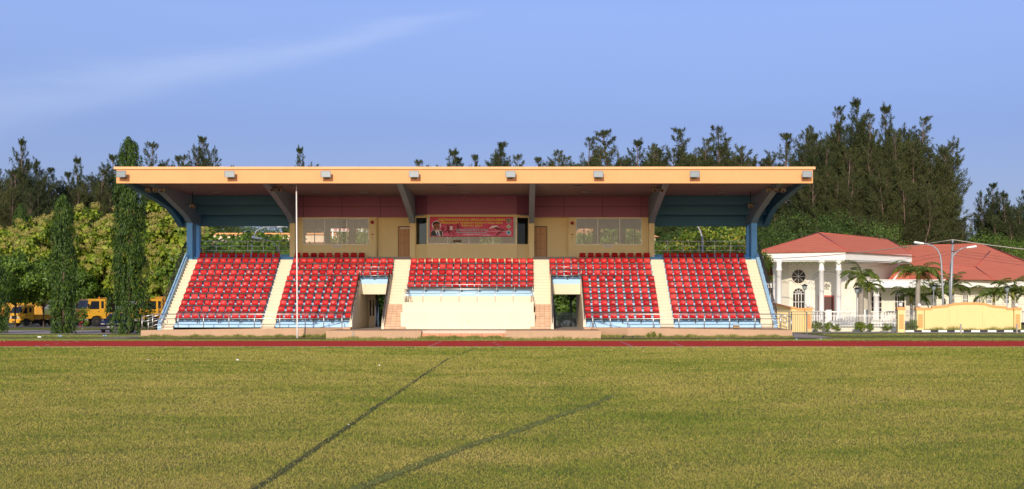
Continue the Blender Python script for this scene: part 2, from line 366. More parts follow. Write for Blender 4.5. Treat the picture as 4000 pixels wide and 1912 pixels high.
# grass blades over the field: size grows with distance so that the turf stays rough all the way to the track
def blades():
    n = 1250000
    d = np.exp(RNG.uniform(np.log(12.5), np.log(73.9), n)); x = (RNG.uniform(-800, 4900, n) - VPX) / F * d
    # patchy density
    ph = np.sin(x*1.7 + np.sin(d*1.1)*2) * np.sin(d*2.3 + np.sin(x*.7)*2); keep = RNG.random(n) < .80 + .2*ph
    for Q, wd, pk in ((wl[0], .05, .8), (wl[1], .09, .8)):
        qa = np.array([(q.x, q.y) for q in Q]); ix = np.clip(np.searchsorted(qa[:, 1], d), 0, len(qa)-1)
        dist = np.abs(qa[ix, 0] - x) * .72; keep &= ~((dist < wd) & (d < qa[-1, 1]) & (RNG.random(n) < pk))
    d = d[keep]; x = x[keep]; n = len(d)
    h = (.013 + .00060*d) * RNG.uniform(.5, 1.4, n); w = (.0012 + .00025*d) * RNG.uniform(.6, 1.3, n)
    a = RNG.uniform(0, math.pi, n); lean = RNG.normal(0, .55, (n, 2)) * h[:, None]
    V = np.zeros((n, 3, 3)); V[:, 0, 0] = x - np.cos(a)*w; V[:, 0, 1] = d - np.sin(a)*w
    V[:, 1, 0] = x + np.cos(a)*w; V[:, 1, 1] = d + np.sin(a)*w
    V[:, 2, 0] = x + lean[:, 0]; V[:, 2, 1] = d + lean[:, 1]; V[:, 2, 2] = h
    return V.reshape(-1, 3), np.arange(3*n).reshape(n, 3)
def blademat():
    t = NT('grass_blades'); g = t.n('ShaderNodeNewGeometry'); r = g.outputs['Random Per Island']
    n1 = t.noise(.06, 5, .65, (1.1, .9, 1)); n2 = t.noise(.42, 5, .7, (1, 1, 1))
    p = t.math('ADD', t.math('MULTIPLY', t.math('MULTIPLY_ADD', t.math('SUBTRACT', n1, .50), 4.5, .25, True), .50), t.math('MULTIPLY', t.math('MULTIPLY_ADD', t.math('SUBTRACT', n2, .5), 4.0, .5, True), .34))
    f = t.math('ADD', t.math('MULTIPLY', r, .5), t.math('MULTIPLY', p, .66), None, True)
    col = t.ramp(f, [(0, (.56, .425, .145)), (.3, (.42, .36, .09)), (.55, (.27, .285, .05)), (.8, (.12, .20, .024)), (1, (.07, .13, .016))])
    b = t.bsdf(col, .9, 0, .05); tr = t.n('ShaderNodeBsdfTranslucent'); t.l(col, tr.inputs[0])
    mx = t.n('ShaderNodeMixShader'); mx.inputs[0].default_value = .2; t.l(b, mx.inputs[1]); t.l(tr.outputs[0], mx.inputs[2]); return t.end(mx.outputs[0])
M['blade'] = blademat()
V_, F_ = blades(); tag(soup('turf_blades', V_, F_, M['blade']), 'short dry green and straw coloured grass of the sports field', 'grass', kind='stuff')
# rough grass on the verge and at the foot of the plinth
def tufts(name, segs, n, h0, mat, label):
    k = []
    for (x0, y0, x1, y1, wd, den) in segs:
        m = int(n*den); t = RNG.random(m); k.append(np.stack([x0+(x1-x0)*t + RNG.normal(0, .05, m), y0+(y1-y0)*t - np.abs(RNG.normal(0, wd, m)), RNG.uniform(.3, 1.2, m)*h0*(.6+.7*np.abs(np.sin(t*37+x0)*np.sin(t*13)))], 1))
    A = np.concatenate(k); m = len(A); a = RNG.uniform(0, math.pi, m); w = RNG.uniform(.008, .02, m); V = np.zeros((m, 3, 3)); h = A[:, 2]
    V[:, 0, :2] = A[:, :2] - np.stack([np.cos(a)*w, np.sin(a)*w], 1); V[:, 1, :2] = A[:, :2] + np.stack([np.cos(a)*w, np.sin(a)*w], 1)
    V[:, 2, :2] = A[:, :2] + RNG.normal(0, .35, (m, 2))*h[:, None]; V[:, 2, 2] = h
    return tag(soup(name, V.reshape(-1, 3), np.arange(3*m).reshape(m, 3), mat), label, 'grass', kind='stuff')
M['tuft'] = leafmat('rough_grass', [(.16, .22, .04), (.27, .30, .07), (.44, .38, .12)], .7)
tufts('rough_grass', [(-23.4, 96.65, -13.4, 96.65, .12, 1), (-13.3, 96.6, -11.6, 97.6, .2, .5), (-11.5, 91.85, 4.4, 91.85, .05, .35), (-5.9, 91.8, -1.0, 91.8, .18, 1.6), (6.3, 96.65, 16.3, 96.65, .15, 1.0), (4.5, 97, 6.3, 96.6, .2, .4)], 5200, .2, M['tuft'], 'ragged green grass growing at the foot of the salmon plinth')
tufts('verge_grass', [(-60, 91, -24, 91, 1.8, 2.2), (-24, 89.5, 17, 89.5, 1.0, 3), (17, 93, 70, 95, 3, 3), (-60, 104, -24, 104, 3, 2), (20, 108, 70, 110, 3, 2)], 9000, .08, M['tuft'], 'short rough grass on the verge between track and stand')
tufts('wall_weeds', [(31, 123.3, 48, 123.3, .35, 1)], 5200, .34, M['tuft'], 'green weeds growing at the foot of the cream boundary wall')
# ------------------------------------------------------------------ the grandstand
X0 = -3.55                                  # axis of symmetry; everything below is given from that axis
GS = empty('grandstand', (X0, 99, 0), 'covered concrete grandstand with apricot roof fascia, cream stairs and pale blue seat steps', 'grandstand')
def X(u): return X0 + u
PT = .716
def sy(k): return 99.36 + (k-1)*PT          # seat back of row k
def tz(k): return .84 + .4*(k-1)            # tread of row k
def ty(k): return sy(k) - .52               # front of tread k
def gp(name, b, mat, **kw): return b.build(name, M[mat] if isinstance(mat, str) else mat, GS, **kw)
def deck(ks, u0, u1, zb, last=None):        # stepped block
    pr = [(ty(ks[0]), zb), (ty(ks[0]), tz(ks[0]))]
    for k in ks[1:]: pr += [(ty(k), tz(k-1)), (ty(k), tz(k))]
    ye = last if last else ty(ks[-1]+1) + .0
    pr += [(ye, tz(ks[-1])), (ye, zb)]
    b = MB(); b.prx(pr, X(u0), X(u1)); return b
for s in (-1, 1):
    gp('seating_deck', deck(range(1, 12), 12.83*s, 18.28*s, 0, 106.72), 'blue')
    b = deck(range(1, 8), 7.34*s, 12.0*s, 0, ty(8)); gp('seating_deck', b, 'blue')
    # upper part, bridging the passage
    pr = [(ty(8), 3.38), (ty(8), tz(8)), (ty(9), tz(8)), (ty(9), tz(9)), (ty(10), tz(9)), (ty(10), tz(10)), (ty(11), tz(10)), (ty(11), tz(11)), (106.72, tz(11)), (106.72, 3.38)]
    b = MB(); b.prx(pr, X(5.2*s), X(12.0*s)); gp('seating_deck', b, 'blue')
    b = MB(); b.box(X(5.2*s), X(12.0*s), ty(8)+.003, 106.72, 2.7, 3.38); gp('passage_lintel', b, 'cream')
b = deck(range(6, 11), -4.1, 4.1, 2.57, 106.0); b.box(X(-4.1), X(4.1), 106.0, 107.4, 2.57, 4.84); gp('seating_deck', b, 'blue')
b = MB(); b.box(X(-4.1), X(4.1), ty(6)+.002, 106, .5, 2.568); gp('platform_wall', b, 'cream')
b = MB(); b.box(X(-4.17), X(4.17), 98.7, 99.2, .5, 1.53); b.box(X(-4.1), X(4.1), 99.2, ty(6)+.002, .5, 2.17); gp('podium', b, 'creamlow')
b = MB(); b.box(X(.02), X(.14), 98.685, 98.7, .98, 1.06); gp('power_socket', b, 'yellow')
# stairs
def stair(u0, u1, n0, n1, mat='cream', zb=0.0, ztop=None):
    pr = [(98.84 + n0*PT/2, zb)]
    for n in range(n0, n1+1): pr += [(98.84 + n*PT/2, (.84 + .2*(n-1)) if n > n0 else (.84+.2*(n-1))), (98.84 + n*PT/2, .84 + .2*n)]
    pr += [(98.84+(n1+1)*PT/2, .84+.2*n1), (98.84+(n1+1)*PT/2, zb)]
    pr = [p for i, p in enumerate(pr) if i == 0 or p != pr[i-1]]
    b = MB(); b.prx(pr, X(u0), X(u1)); return b
for s in (-1, 1):
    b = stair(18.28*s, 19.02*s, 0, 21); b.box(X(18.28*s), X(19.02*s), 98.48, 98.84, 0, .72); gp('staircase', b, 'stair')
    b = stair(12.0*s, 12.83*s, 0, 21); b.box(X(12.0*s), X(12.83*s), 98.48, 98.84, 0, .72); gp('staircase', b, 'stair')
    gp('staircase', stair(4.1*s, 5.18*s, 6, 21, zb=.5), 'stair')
    pr = [(98.4, .5)]
    for i in range(10): pr += [(98.4+i*.259, .5+.154*i), (98.4+i*.259, .5+.154*(i+1))]
    pr += [(100.99, 2.04), (100.99, .5)]; pr = [p for i, p in enumerate(pr) if i == 0 or p != pr[i-1]]
    b = MB(); b.prx(pr, X(4.172*s), X(5.18*s)); gp('tiled_stair', b, 'tile')
    b = MB(); b.box(X(3.9*s), X(4.17*s), 98.4, 98.698, .5, .654); gp('tiled_step', b, 'tile')
    # passage parapets beside the stair and beside the seats
    b = MB(); b.prx([(98.35, .5), (98.35, .72), (98.75, 1.12), (104.0, 4.02), (104.0, .5)], X(5.18*s), X(5.34*s)); gp('passage_parapet', b, 'creamlow')
    b = MB(); b.prx([(98.6, .5), (98.6, 1.02), (99.0, 1.22), (103.9, 3.70), (103.9, .5)], X(7.18*s), X(7.34*s)); gp('passage_parapet', b, 'creamlow')
    # passage: side walls to the back
    b = MB(); b.box(X(5.18*s), X(5.34*s), 104.0, 112, .02, 2.7); b.box(X(7.18*s), X(7.34*s), 103.9, 112, .02, 2.7); gp('passage_wall', b, 'cream')
    # outer parapet
    b = MB(); b.prx([(98.5, 0), (98.5, .80), (98.9, 1.08), (106.35, 5.34), (106.9, 5.52), (106.9, 0)], X(19.02*s), X(19.25*s)); gp('outer_parapet', b, 'blue')
    # upper walkway slabs and rear wall under the open bays
    b = MB(); b.box(X(12.0*s), X(19.25*s), 106.722, 109.3, 4.9, 5.24); b.box(X(12.3*s), X(19.25*s), 109.302, 109.5, 0, 5.47); gp('rear_walkway', b, 'bluedeep')
    b = MB(); b.box(X(4.1*s), X(7.0*s), 106.722, 107.9, 4.845, 5.24); gp('door_sill', b, 'concrete')
b = MB(); b.box(X(6.7), X(7.178), 109, 109.1, .5, 2.7)
w = MB(); w.box(X(-7.178), X(-6.72), 109, 109.12, .5, 2.7); gp('screen_wall', w, 'cream'); w = MB(); w.box(X(-7.1), X(-6.99), 108.98, 109, 1.25, 2.35); w.box(X(-6.9), X(-6.79), 108.98, 109, 1.25, 2.35); gp('louvre', w, 'black')
# front plinth and stage
PL = [(-19.85, 96.72), (-9.82, 96.72), (-7.62, 98.15), (-7.62, 98.84), (-19.25, 98.84), (-19.85, 98.84)]
for s in (-1, 1):
    pl = [(X(-u*s) if s > 0 else X(-u*s), y) for u, y in PL]
    if s > 0: pl = [(X(-u), y) for u, y in PL][::-1]
    else: pl = [(X(u), y) for u, y in PL]
    b = MB(); b.prz([p for p in pl], 0, .60)
    # ramped outer end
    for i, v in enumerate(b.v):
        if v[2] > .5 and abs(abs(v[0]-X0) - 19.85) < .01: b.v[i] = (v[0], v[1], .45)
    gp('plinth', b, 'plinth')
    b = MB(); b.box(X(7.18*s), X(7.62*s), 97.6, 98.6, .5, .62); gp('plinth_end', b, 'plinth')
    b = MB(); b.box(X(2.45*s), X(7.96*s), 91.9, 98.4, 0, .50); gp('stage', b, 'plinth')
b = MB(); b.box(X(-2.45), X(2.45), 92.55, 98.4, 0, .498); gp('stage', b, paint('stage_floor', (.62, .50, .38), .7, .08, .3, streak=False))
b = MB(); b.box(X(-7.2), X(7.2), 98.4, 112, 0, .496); gp('passage_floor', b, 'concrete')
b = MB(); b.box(X(-2.448), X(2.448), 92.25, 92.548, 0, .33); b.box(X(-2.448), X(2.448), 91.95, 92.248, 0, .16); gp('stage_steps', b, 'terra')
b = MB(); b.box(X(-6.42), X(-6.34), 91.86, 91.9, 0, .47); gp('stage_front_strip', b, 'concrete')  # narrow grey upright strip on the stage front
# roof
b = MB(); b.box(X(-20.55), X(20.55), 93.65, 93.85, 9.17, 9.99); fs = gp('fascia', b, 'fascia')
b = MB(); b.box(X(-20.68), X(20.68), 93.54, 93.95, 9.99, 10.14); b.box(X(-20.66), X(-20.4), 93.95, 110.2, 9.99, 10.1); b.box(X(20.4), X(20.66), 93.95, 110.2, 9.99, 10.1); gp('roof_cap', b, 'cap')
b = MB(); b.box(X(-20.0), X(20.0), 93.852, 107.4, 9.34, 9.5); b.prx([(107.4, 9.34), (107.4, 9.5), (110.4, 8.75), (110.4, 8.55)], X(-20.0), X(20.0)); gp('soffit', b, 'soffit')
b = MB(); b.prx([(93.852, 9.6), (93.852, 9.9), (110.4, 9.9), (110.4, 8.8), (107.4, 9.6)], X(-20.0), X(20.0)); gp('roof_deck', b, 'concrete')
for s in (-1, 1):
    pr = [(93.852, 9.3), (94.6, 9.2), (96.3, 9.09), (100.1, 8.86), (103.2, 8.64), (105.8, 8.42), (107.2, 8.12), (108.4, 7.83), (109.6, 7.42), (110.3, 7.42), (110.3, 9.98), (93.852, 9.98)]
    b = MB(); b.prx(pr, X(20.02*s), X(20.4*s)); gp('edge_rib', b, 'beam')
    b = MB(); b.box(X(12.2*s), X(20.0*s), 106.6, 106.9, 8.74, 9.338); gp('rear_beam', b, 'beam')
    b = MB(); b.box(X(12.2*s), X(20.0*s), 108.0, 108.3, 8.14, 9.0); gp('rear_beam', b, 'beam')
    b = MB(); b.box(X(12.2*s), X(20.0*s), 109.5, 109.8, 7.44, 8.7); gp('rear_beam', b, 'beam')
    for (u0, u1, mt) in ((3.83, 4.19, 'bracket'), (11.9, 12.27, 'bracket'), (18.74, 19.12, 'bracket')):
        pr = [(106.42, 7.5), (105.2, 7.86), (103.5, 8.16), (101.7, 8.42), (99, 8.84), (96, 9.24), (95.4, 9.336), (107.3, 9.336), (107.3, 7.5)]
        if u0 > 18: pr = pr[:-2] + [(109.2, 9.336), (109.2, 7.5)]
        b = MB(); b.prx(pr, X(u0*s), X(u1*s)); gp('roof_bracket', b, mt)
    b = MB(); b.box(X(18.74*s), X(19.12*s), 106.42, 107.7, 0, 7.498); gp('column', b, 'bluedeep')
    b = MB(); b.box(X(18.8*s), X(19.2*s), 109.1, 109.5, 0, 7.5); gp('column', b, 'bluedeep')
    b = MB(); b.box(X(11.9*s), X(12.27*s), 106.75, 107.29, 4.86, 7.498); gp('column', b, 'yellow')
    b = MB(); b.box(X(3.83*s), X(4.19*s), 106.75, 107.29, 4.86, 7.498); gp('column', b, 'yellow')
# maroon panelling with its joints
pu = MB(); gr_ = MB()
for s in (-1, 1):
    pu.box(X(4.19*s), X(12.1*s), 107.2, 107.3, 7.93, 9.338)
    for u in (6.2, 8.8, 11.4): gr_.box(X(u*s-.012), X(u*s+.012), 107.192, 107.2, 7.93, 9.33)
    gr_.box(X(4.2*s), X(11.88*s), 107.19, 107.2, 8.62, 8.645)
pu.prz([(X(-3.83), 107.3), (X(-3.83), 106.95), (X(-3.0), 106.42), (X(3.0), 106.42), (X(3.83), 106.95), (X(3.83), 107.3)], 8.06, 9.338)
gp('maroon_panelling', pu, 'purple'); gp('panel_joint', gr_, 'dark')
# rooms
def wallh(name, u0, u1, y0, y1, z0, z1, holes, mat):
    b = MB(); us = sorted(set([u0, u1] + [h for q in holes for h in q[:2]]))
    for a, c in zip(us[:-1], us[1:]):
        hh = [q for q in holes if q[0] <= a+1e-6 and q[1] >= c-1e-6]
        if hh: b.box(X(a), X(c), y0, y1, z0, hh[0][2]); b.box(X(a), X(c), y0, y1, hh[0][3], z1)
        else: b.box(X(a), X(c), y0, y1, z0, z1)
    return gp(name, b, mat)
def window(u0, u1, z0, z1, y, nd, fr=.035, mat='glass', divs=None):
    b = MB(); b.box(X(u0), X(u1), y-.02, y+.04, z0, z0+fr); b.box(X(u0), X(u1), y-.02, y+.04, z1-fr, z1)
    b.box(X(u0), X(u0)+fr, y-.02, y+.04, z0+fr, z1-fr); b.box(X(u1)-fr, X(u1), y-.02, y+.04, z0+fr, z1-fr)
    for u in (divs or [u0+(u1-u0)*i/nd for i in range(1, nd)]): b.box(X(u)-fr*.6, X(u)+fr*.6, y-.03, y+.04, z0+fr, z1-fr)
    w_ = gp('window', b, 'frame'); ORG[w_.name] = ORG[GS.name]
    e = [u0] + (divs or [u0+(u1-u0)*i/nd for i in range(1, nd)]) + [u1]
    for a, c in zip(e[:-1], e[1:]):
        p = MB(); p.face([(X(a), y+.01, z0), (X(c), y+.01, z0), (X(c), y+.01, z1), (X(a), y+.01, z1)]); p.build('pane', M[mat], w_)
    return w_
for s in (-1, 1):
    W0, W1 = sorted((7.0*s, 11.46*s))
    e0, e1 = sorted((6.52*s, 12.1*s))
    wallh('room_front_wall', e0, e1, 107.302, 107.45, 4.86, 7.93, [(W0, W1, 6.09, 7.87)], 'yellow')
    window(W0, W1, 6.09, 7.87, 107.36, 3)
    d0, d1 = sorted((4.0*s, 6.52*s))
    b = MB(); b.box(X(d0), X(d1), 107.9, 108.0, 5.24, 7.95); gp('recess_wall', b, 'yellow')
    b = MB(); b.box(X(6.46*s), X(6.52*s), 107.452, 107.9, 5.24, 7.93); gp('recess_wall', b, 'yellow')
    b = MB(); b.box(X(3.85*s), X(6.5*s), 107.302, 108.0, 7.95, 8.1); gp('recess_ceiling', b, 'yellow')
    # door
    w0, w1 = sorted((4.22*s, 5.03*s)); b = MB(); y = 107.86
    b.box(X(w0), X(w1), y, y+.036, 5.28, 7.30); dr = gp('door', b, paint('varnished_door_wood', (.50, .25, .08), .4, .15, .2, scale=2)); ORG[dr.name] = ORG[GS.name]
    b = MB(); b.box(X(w0)-.04, X(w0), y-.01, y+.036, 5.26, 7.35); b.box(X(w1), X(w1)+.04, y-.01, y+.036, 5.26, 7.35); b.box(X(w0), X(w1), y-.01, y+.036, 7.30, 7.35); b.build('door_frame', M['dark'], dr)
    pb = MB(); hw = (w1-w0)
    if s > 0: rows = [(.06+i*.235, .06+i*.235+.20) for i in range(4)]
    else: rows = [(.06, .42), (.47, .72), (.77, .94)]
    for r0, r1 in rows:
        for c0, c1 in ((.13, .46), (.54, .87)):
            x0, x1, z0, z1 = X(w0)+hw*c0, X(w0)+hw*c1, 5.28+2.02*r0, 5.28+2.02*r1
            for bx in ((x0-.018, x0, z0-.018, z1+.018), (x1, x1+.018, z0-.018, z1+.018), (x0, x1, z0-.018, z0), (x0, x1, z1, z1+.018)): pb.box(bx[0], bx[1], y-.012, y, bx[2], bx[3])
    pb.build('door_moulding', paint('dark_door_moulding', (.26, .11, .03), .4), dr)
    hx = X(w0)+.06 if s > 0 else X(w1)-.06
    b = MB(); b.lathe([(.03, -.05), (.03, -.02), (.012, 0)], (hx, y-.01, 6.24), 10, 'y'); b.build('door_knob', M['dark'], dr)
    # rear wall with window openings, side walls, ceiling, floor
    hs = [tuple(sorted((a*s, c*s))) + (6.3, 7.44) for a, c in ((7.05, 8.4), (8.83, 10.18), (10.61, 11.96))]
    wallh('room_rear_wall', e0, e1, 112.0, 112.12, 4.86, 9.3, hs, 'darkroom')
    rw = MB()
    for q in hs:
        for u in (q[0], (q[0]+q[1])/2, q[1]): rw.box(X(u)-.03, X(u)+.03, 112.02, 112.06, 6.3, 7.44)
        rw.box(X(q[0]), X(q[1]), 112.02, 112.06, 7.40, 7.44); rw.box(X(q[0]), X(q[1]), 112.02, 112.06, 6.30, 6.34)
    gp('rear_window_frame', rw, 'dark')
    b = MB(); b.box(X(12.1*s), X(12.25*s), 107.302, 112.1, 2.7, 9.3); b.box(X(6.52*s), X(6.6*s), 108.0, 112, 4.86, 9.3); gp('room_side_wall', b, 'yellow')
    b = MB(); b.box(X(e0), X(e1), 107.46, 112, 7.96, 8.05); gp('room_ceiling', b, 'darkroom')
b = MB(); b.box(X(-12.2), X(12.2), 106.75, 112.1, 4.70, 4.84); gp('upper_floor', b, 'concrete')
b = MB(); b.box(X(-12.2), X(-7.36), 111.9, 112.1, 0, 4.7); b.box(X(7.36), X(12.2), 111.9, 112.1, 0, 4.7); b.box(X(-5.16), X(5.16), 111.9, 112.1, 0, 4.7); gp('rear_wall', b, 'cream')
# central bay with splayed ends
pts = [(-3.83, 106.99), (-3.0, 106.45), (3.0, 106.45), (3.83, 106.99)]
b = MB(); inn = [(-3.83, 107.1), (-2.96, 106.55), (2.96, 106.55), (3.83, 107.1)]
pl = [(X(u), y) for u, y in pts] + [(X(u), y) for u, y in reversed(inn)]
b.prz(pl, 4.842, 6.09); b.prz(pl, 7.86, 8.06)
for u, y in ((-3.0, 106.45), (3.0, 106.45)): b.box(X(u)-.04, X(u)+.04, y, y+.09, 6.09, 7.86)
for u in (-3.83, 3.77): b.box(X(u), X(u)+.06, 107.0, 107.1, 6.09, 7.86)
gp('bay_wall', b, 'yellow')
window(-2.96, 2.96, 6.09, 7.86, 106.47, 4, divs=[-1.63, -.2, 1.4], fr=.03)
for s in (-1, 1):
    b = MB(); b.face([(X(3.0*s), 106.48, 6.09), (X(3.80*s), 107.02, 6.09), (X(3.80*s), 107.02, 7.86), (X(3.0*s), 106.48, 7.86)]); gp('bay_side_pane', b, 'glassdark')
wallh('bay_rear_wall', -4.0, 4.0, 111.0, 111.1, 4.86, 9.3, [(-2.6, -1.3, 6.2, 7.4), (.4, 1.9, 6.2, 7.4)], 'darkroom')
b = MB(); b.box(X(-4.0), X(-3.9), 107.302, 111, 4.86, 9.3); b.box(X(3.9), X(4.0), 107.302, 111, 4.86, 9.3); b.box(X(-3.9), X(3.9), 106.6, 111, 8.0, 8.05); gp('bay_side_wall', b, 'darkroom')
# ---- railings
def rail(name, posts, rails, pts, base, top, r=.024, mat='steel', mids=()):
    pass
def railing(path, h, mids, spacing, r=.028, parent=GS, name='railing', mat='steel', posts=True, ends=True):
    b = MB(); path = [Vector(p) for p in path]
    for q in [h] + list(mids): b.tube([p + Vector((0, 0, q)) for p in path], r if q == h else r*.8, 7)
    r_ = b.build(name, M[mat], parent); ORG[r_.name] = ORG[parent.name]
    if posts:
        for a, c in zip(path[:-1], path[1:]):
            L_ = (c-a).length; n = max(1, round(L_/spacing))
            for i in range(n + (1 if c is path[-1] else 0)):
                p = a.lerp(c, i/n); pb_ = MB(); pb_.tube([p, p + Vector((0, 0, h))], r*.95, 7); pb_.build('post', M[mat], r_)
    return r_
for s in (-1, 1):
    railing([(X(19.15*s), 96.8, .6), (X(9.84*s), 96.8, .6), (X(7.75*s), 98.1, .6)], .83, (.55,), 1.555)
    # sloping end rails of the plinth steps
    railing([(X(19.15*s), 96.82, .6), (X(19.8*s), 96.82, .46)], .80, (.5,), .6)
    railing([(X(18.9*s), 98.2, .6), (X(19.75*s), 98.2, .3)], .85, (.55, .3), .9)
    # outer stair rails on the parapet
    railing([(X(19.2*s), 98.6, 1.0), (X(19.2*s), 98.95, 1.25), (X(19.2*s), 106.4, 5.5)], .68, (.45, .22), 1.0, r=.022, mat='brown')
    # passage rails
    railing([(X(5.26*s), 98.5, .85), (X(5.26*s), 103.6, 3.75)], .62, (.40, .2), .9, r=.022, mat='brown')
    railing([(X(7.26*s), 98.8, 1.05), (X(7.26*s), 103.7, 3.55)], .62, (.4, .2), .9, r=.022, mat='brown')
    railing([(X(5.3*s), 103.88, 3.65), (X(7.24*s), 103.88, 3.65)], .84, (.55, .28), 2.0, r=.02)
    # rear rails of the open bays
    railing([(X(12.3*s), 109.4, 5.47), (X(18.8*s), 109.4, 5.47)], .93, (.60, .28), 1.1, r=.022, mat='steelw')  # white colour stands in for bright reflections on these steel rails
# podium rails: front one on the ledge, second at the foot of the seats
railing([(X(-3.95), 102.2, 2.17), (X(-3.95), 99.3, 2.17), (X(3.95), 99.3, 2.17), (X(3.95), 102.2, 2.17)], .80, (.55,), 1.15, r=.022)
railing([(X(-4.05), 102.5, 2.60), (X(4.05), 102.5, 2.60)], .72, (.45, .1), 1.12, r=.02)
# small fittings on the walls
b = MB(); b.lathe([(.12, 0), (.12, .05), (.07, .09)], (0, 0, 0), 14, 'y'); b.xf(Matrix.Translation((X(-6.75), 107.2, 7.58)) @ Matrix.Scale(-1, 4, (0, 1, 0))); gp('alarm_bell', b, 'red')
b = MB(); b.lathe([(.12, 0), (.12, .05), (.07, .09)], (0, 0, 0), 14, 'y'); b.xf(Matrix.Translation((X(6.75), 107.2, 7.52)) @ Matrix.Scale(-1, 4, (0, 1, 0))); gp('alarm_bell', b, 'red')
for s in (-1, 1):
    b = MB(); b.box(X(6.69*s), X(6.81*s), 107.25, 107.3, 6.72, 6.80); gp('call_point', b, 'red')
    b = MB(); b.box(X(6.73*s), X(6.77*s), 107.27, 107.3, 6.50, 6.58); gp('light_switch', b, 'dark')
# flat lamps under the soffit
for u in (-17, -12.5+1.8, -7.6, -1.0, 6.8, 15.6):
    for (y, du) in ((97.5, 0), (102.4, .7)):
        b = MB(); b.box(X(u+du)-.3, X(u+du)+.3, y, y+.3, 9.27, 9.338); gp('soffit_lamp', b, 'darkroom')
# ---- floodlights on the fascia and the lamp clusters under the brackets
M['lampframe'] = paint('grey_lamp_frame', (.16, .16, .15), .5)
M['white2'] = paint('beige_lamp_housing', (.26, .22, .15), .6)
def floodlight(px, py, tilt, yaw, label):
    c = P(px, py, 93.17); e = empty('floodlight', c, label, 'floodlight', 'floodlights along the apricot roof fascia')
    Mx = Matrix.Translation(c) @ Matrix.Rotation(R(yaw), 4, 'Z') @ Matrix.Rotation(R(tilt), 4, 'X')
    b = MB(); b.add([(-.28, -.08, -.19), (.28, -.08, -.19), (.28, -.08, .19), (-.28, -.08, .19), (-.16, .12, -.09), (.16, .12, -.09), (.16, .12, .09), (-.16, .12, .09)], [(4, 5, 6, 7)[::-1], (0, 1, 5, 4), (1, 2, 6, 5), (2, 3, 7, 6), (3, 0, 4, 7)])
    b.xf(Mx); b.build('housing', M['frame'], e)
    b = MB()
    for q in ((-.30, .30, .17, .20), (-.30, .30, -.20, -.17), (-.30, -.265, -.17, .17), (.265, .30, -.17, .17)): b.box(q[0], q[1], -.105, -.082, q[2], q[3])
    b.xf(Mx); b.build('bezel', M['lampframe'], e)
    b = MB(); b.box(-.264, .264, -.096, -.090, -.169, .169); b.xf(Mx); b.build('glass', M['lampglass'], e)
    b = MB(); b.box(-.15, .15, -.075, -.03, -.03, .03); b.xf(Mx); b.build('lamp_tube', M['white'], e)
    b = MB(); b.tube([c + Vector((-.1, .02, -.08)), c + Vector((-.1, .45, -.12))], .02); b.tube([c + Vector((.1, .02, -.08)), c + Vector((.1, .45, -.12))], .02); b.box(c.x-.16, c.x+.16, 93.55, 93.65, c.z-.2, c.z-.05); b.build('mounting_bracket', M['dark'], e)
t = NT('floodlight_glass'); a = t.n('ShaderNodeBsdfTransparent'); a.inputs[0].default_value = (.9, .95, .95, 1); bb = t.bsdf((.30, .35, .365), .4, 0, .3)
mx = t.n('ShaderNodeMixShader'); mx.inputs[0].default_value = .8; t.l(a.outputs[0], mx.inputs[1]); t.l(bb, mx.inputs[2]); M['lampglass'] = t.end(mx.outputs[0])
for px, yw, lb in ((475, -9, 'floodlight at the far left corner of the roof fascia, turned slightly left'), (897, 5, 'floodlight left of the flagpole with the bright mirrored reflector'), (1273, 0, 'first floodlight right of the flagpole on the fascia'),
                   (1617, 0, 'floodlight on the fascia above the left end of the banner bay'), (1994, 0, 'floodlight on the fascia above the right half of the banner'), (2337, 0, 'floodlight on the fascia above the right room window'),
                   (2713, 3, 'floodlight on the fascia above the rightmost seat block, with mirrored reflector'), (3152, 0, 'floodlight at the far right corner of the roof fascia')):
    floodlight(px, 682, -8, yw, lb)
def spot(px, py, d, n, label):
    c = P(px, py, d); e = empty('lamp_cluster', c, label, 'spotlights', 'spotlight clusters under the roof brackets')
    for i in range(n):
        x = c.x + (i-(n-1)/2)*.42; b = MB(); b.box(x-.14, x+.14, c.y-.18, c.y+.08, c.z-.10, c.z+.08); b.xf(Matrix.Translation((x, c.y, c.z)) @ Matrix.Rotation(R(12*(i-1)), 4, 'Z') @ Matrix.Rotation(R(-18), 4, 'X') @ Matrix.Translation((-x, -c.y, -c.z)))
        b.build('lamp_head', M['white2'], e)
        b = MB(); b.box(x-.07, x+.07, c.y-.205, c.y-.17, c.z-.12, c.z+.0); b.build('lens', M['dark'], e)
    b = MB(); b.tube([(c.x-.45, c.y, c.z+.14), (c.x+.45, c.y, c.z+.14)], .025); b.tube([(c.x, c.y, c.z+.14), (c.x, c.y, 9.33)], .022); b.build('hanger', M['dark'], e)
M['white2x'] = paint('beige_lamp_housing', (.42, .36, .26), .5)
spot(607, 745, 96.2, 3, 'cluster of three beige spotlights under the leftmost roof bracket'); spot(1078, 741, 97.4, 2, 'pair of beige spotlights just left of the flagpole under the roof'); spot(2571, 743, 97.4, 2, 'pair of beige spotlights under the bracket right of the right room')
spot(3030, 745, 96.2, 3, 'cluster of three beige spotlights under the rightmost roof bracket'); spot(752, 807, 103, 1, 'single spotlight on the inner face of the leftmost bracket'); spot(2932, 806, 103, 1, 'single spotlight on the inner face of the rightmost bracket')
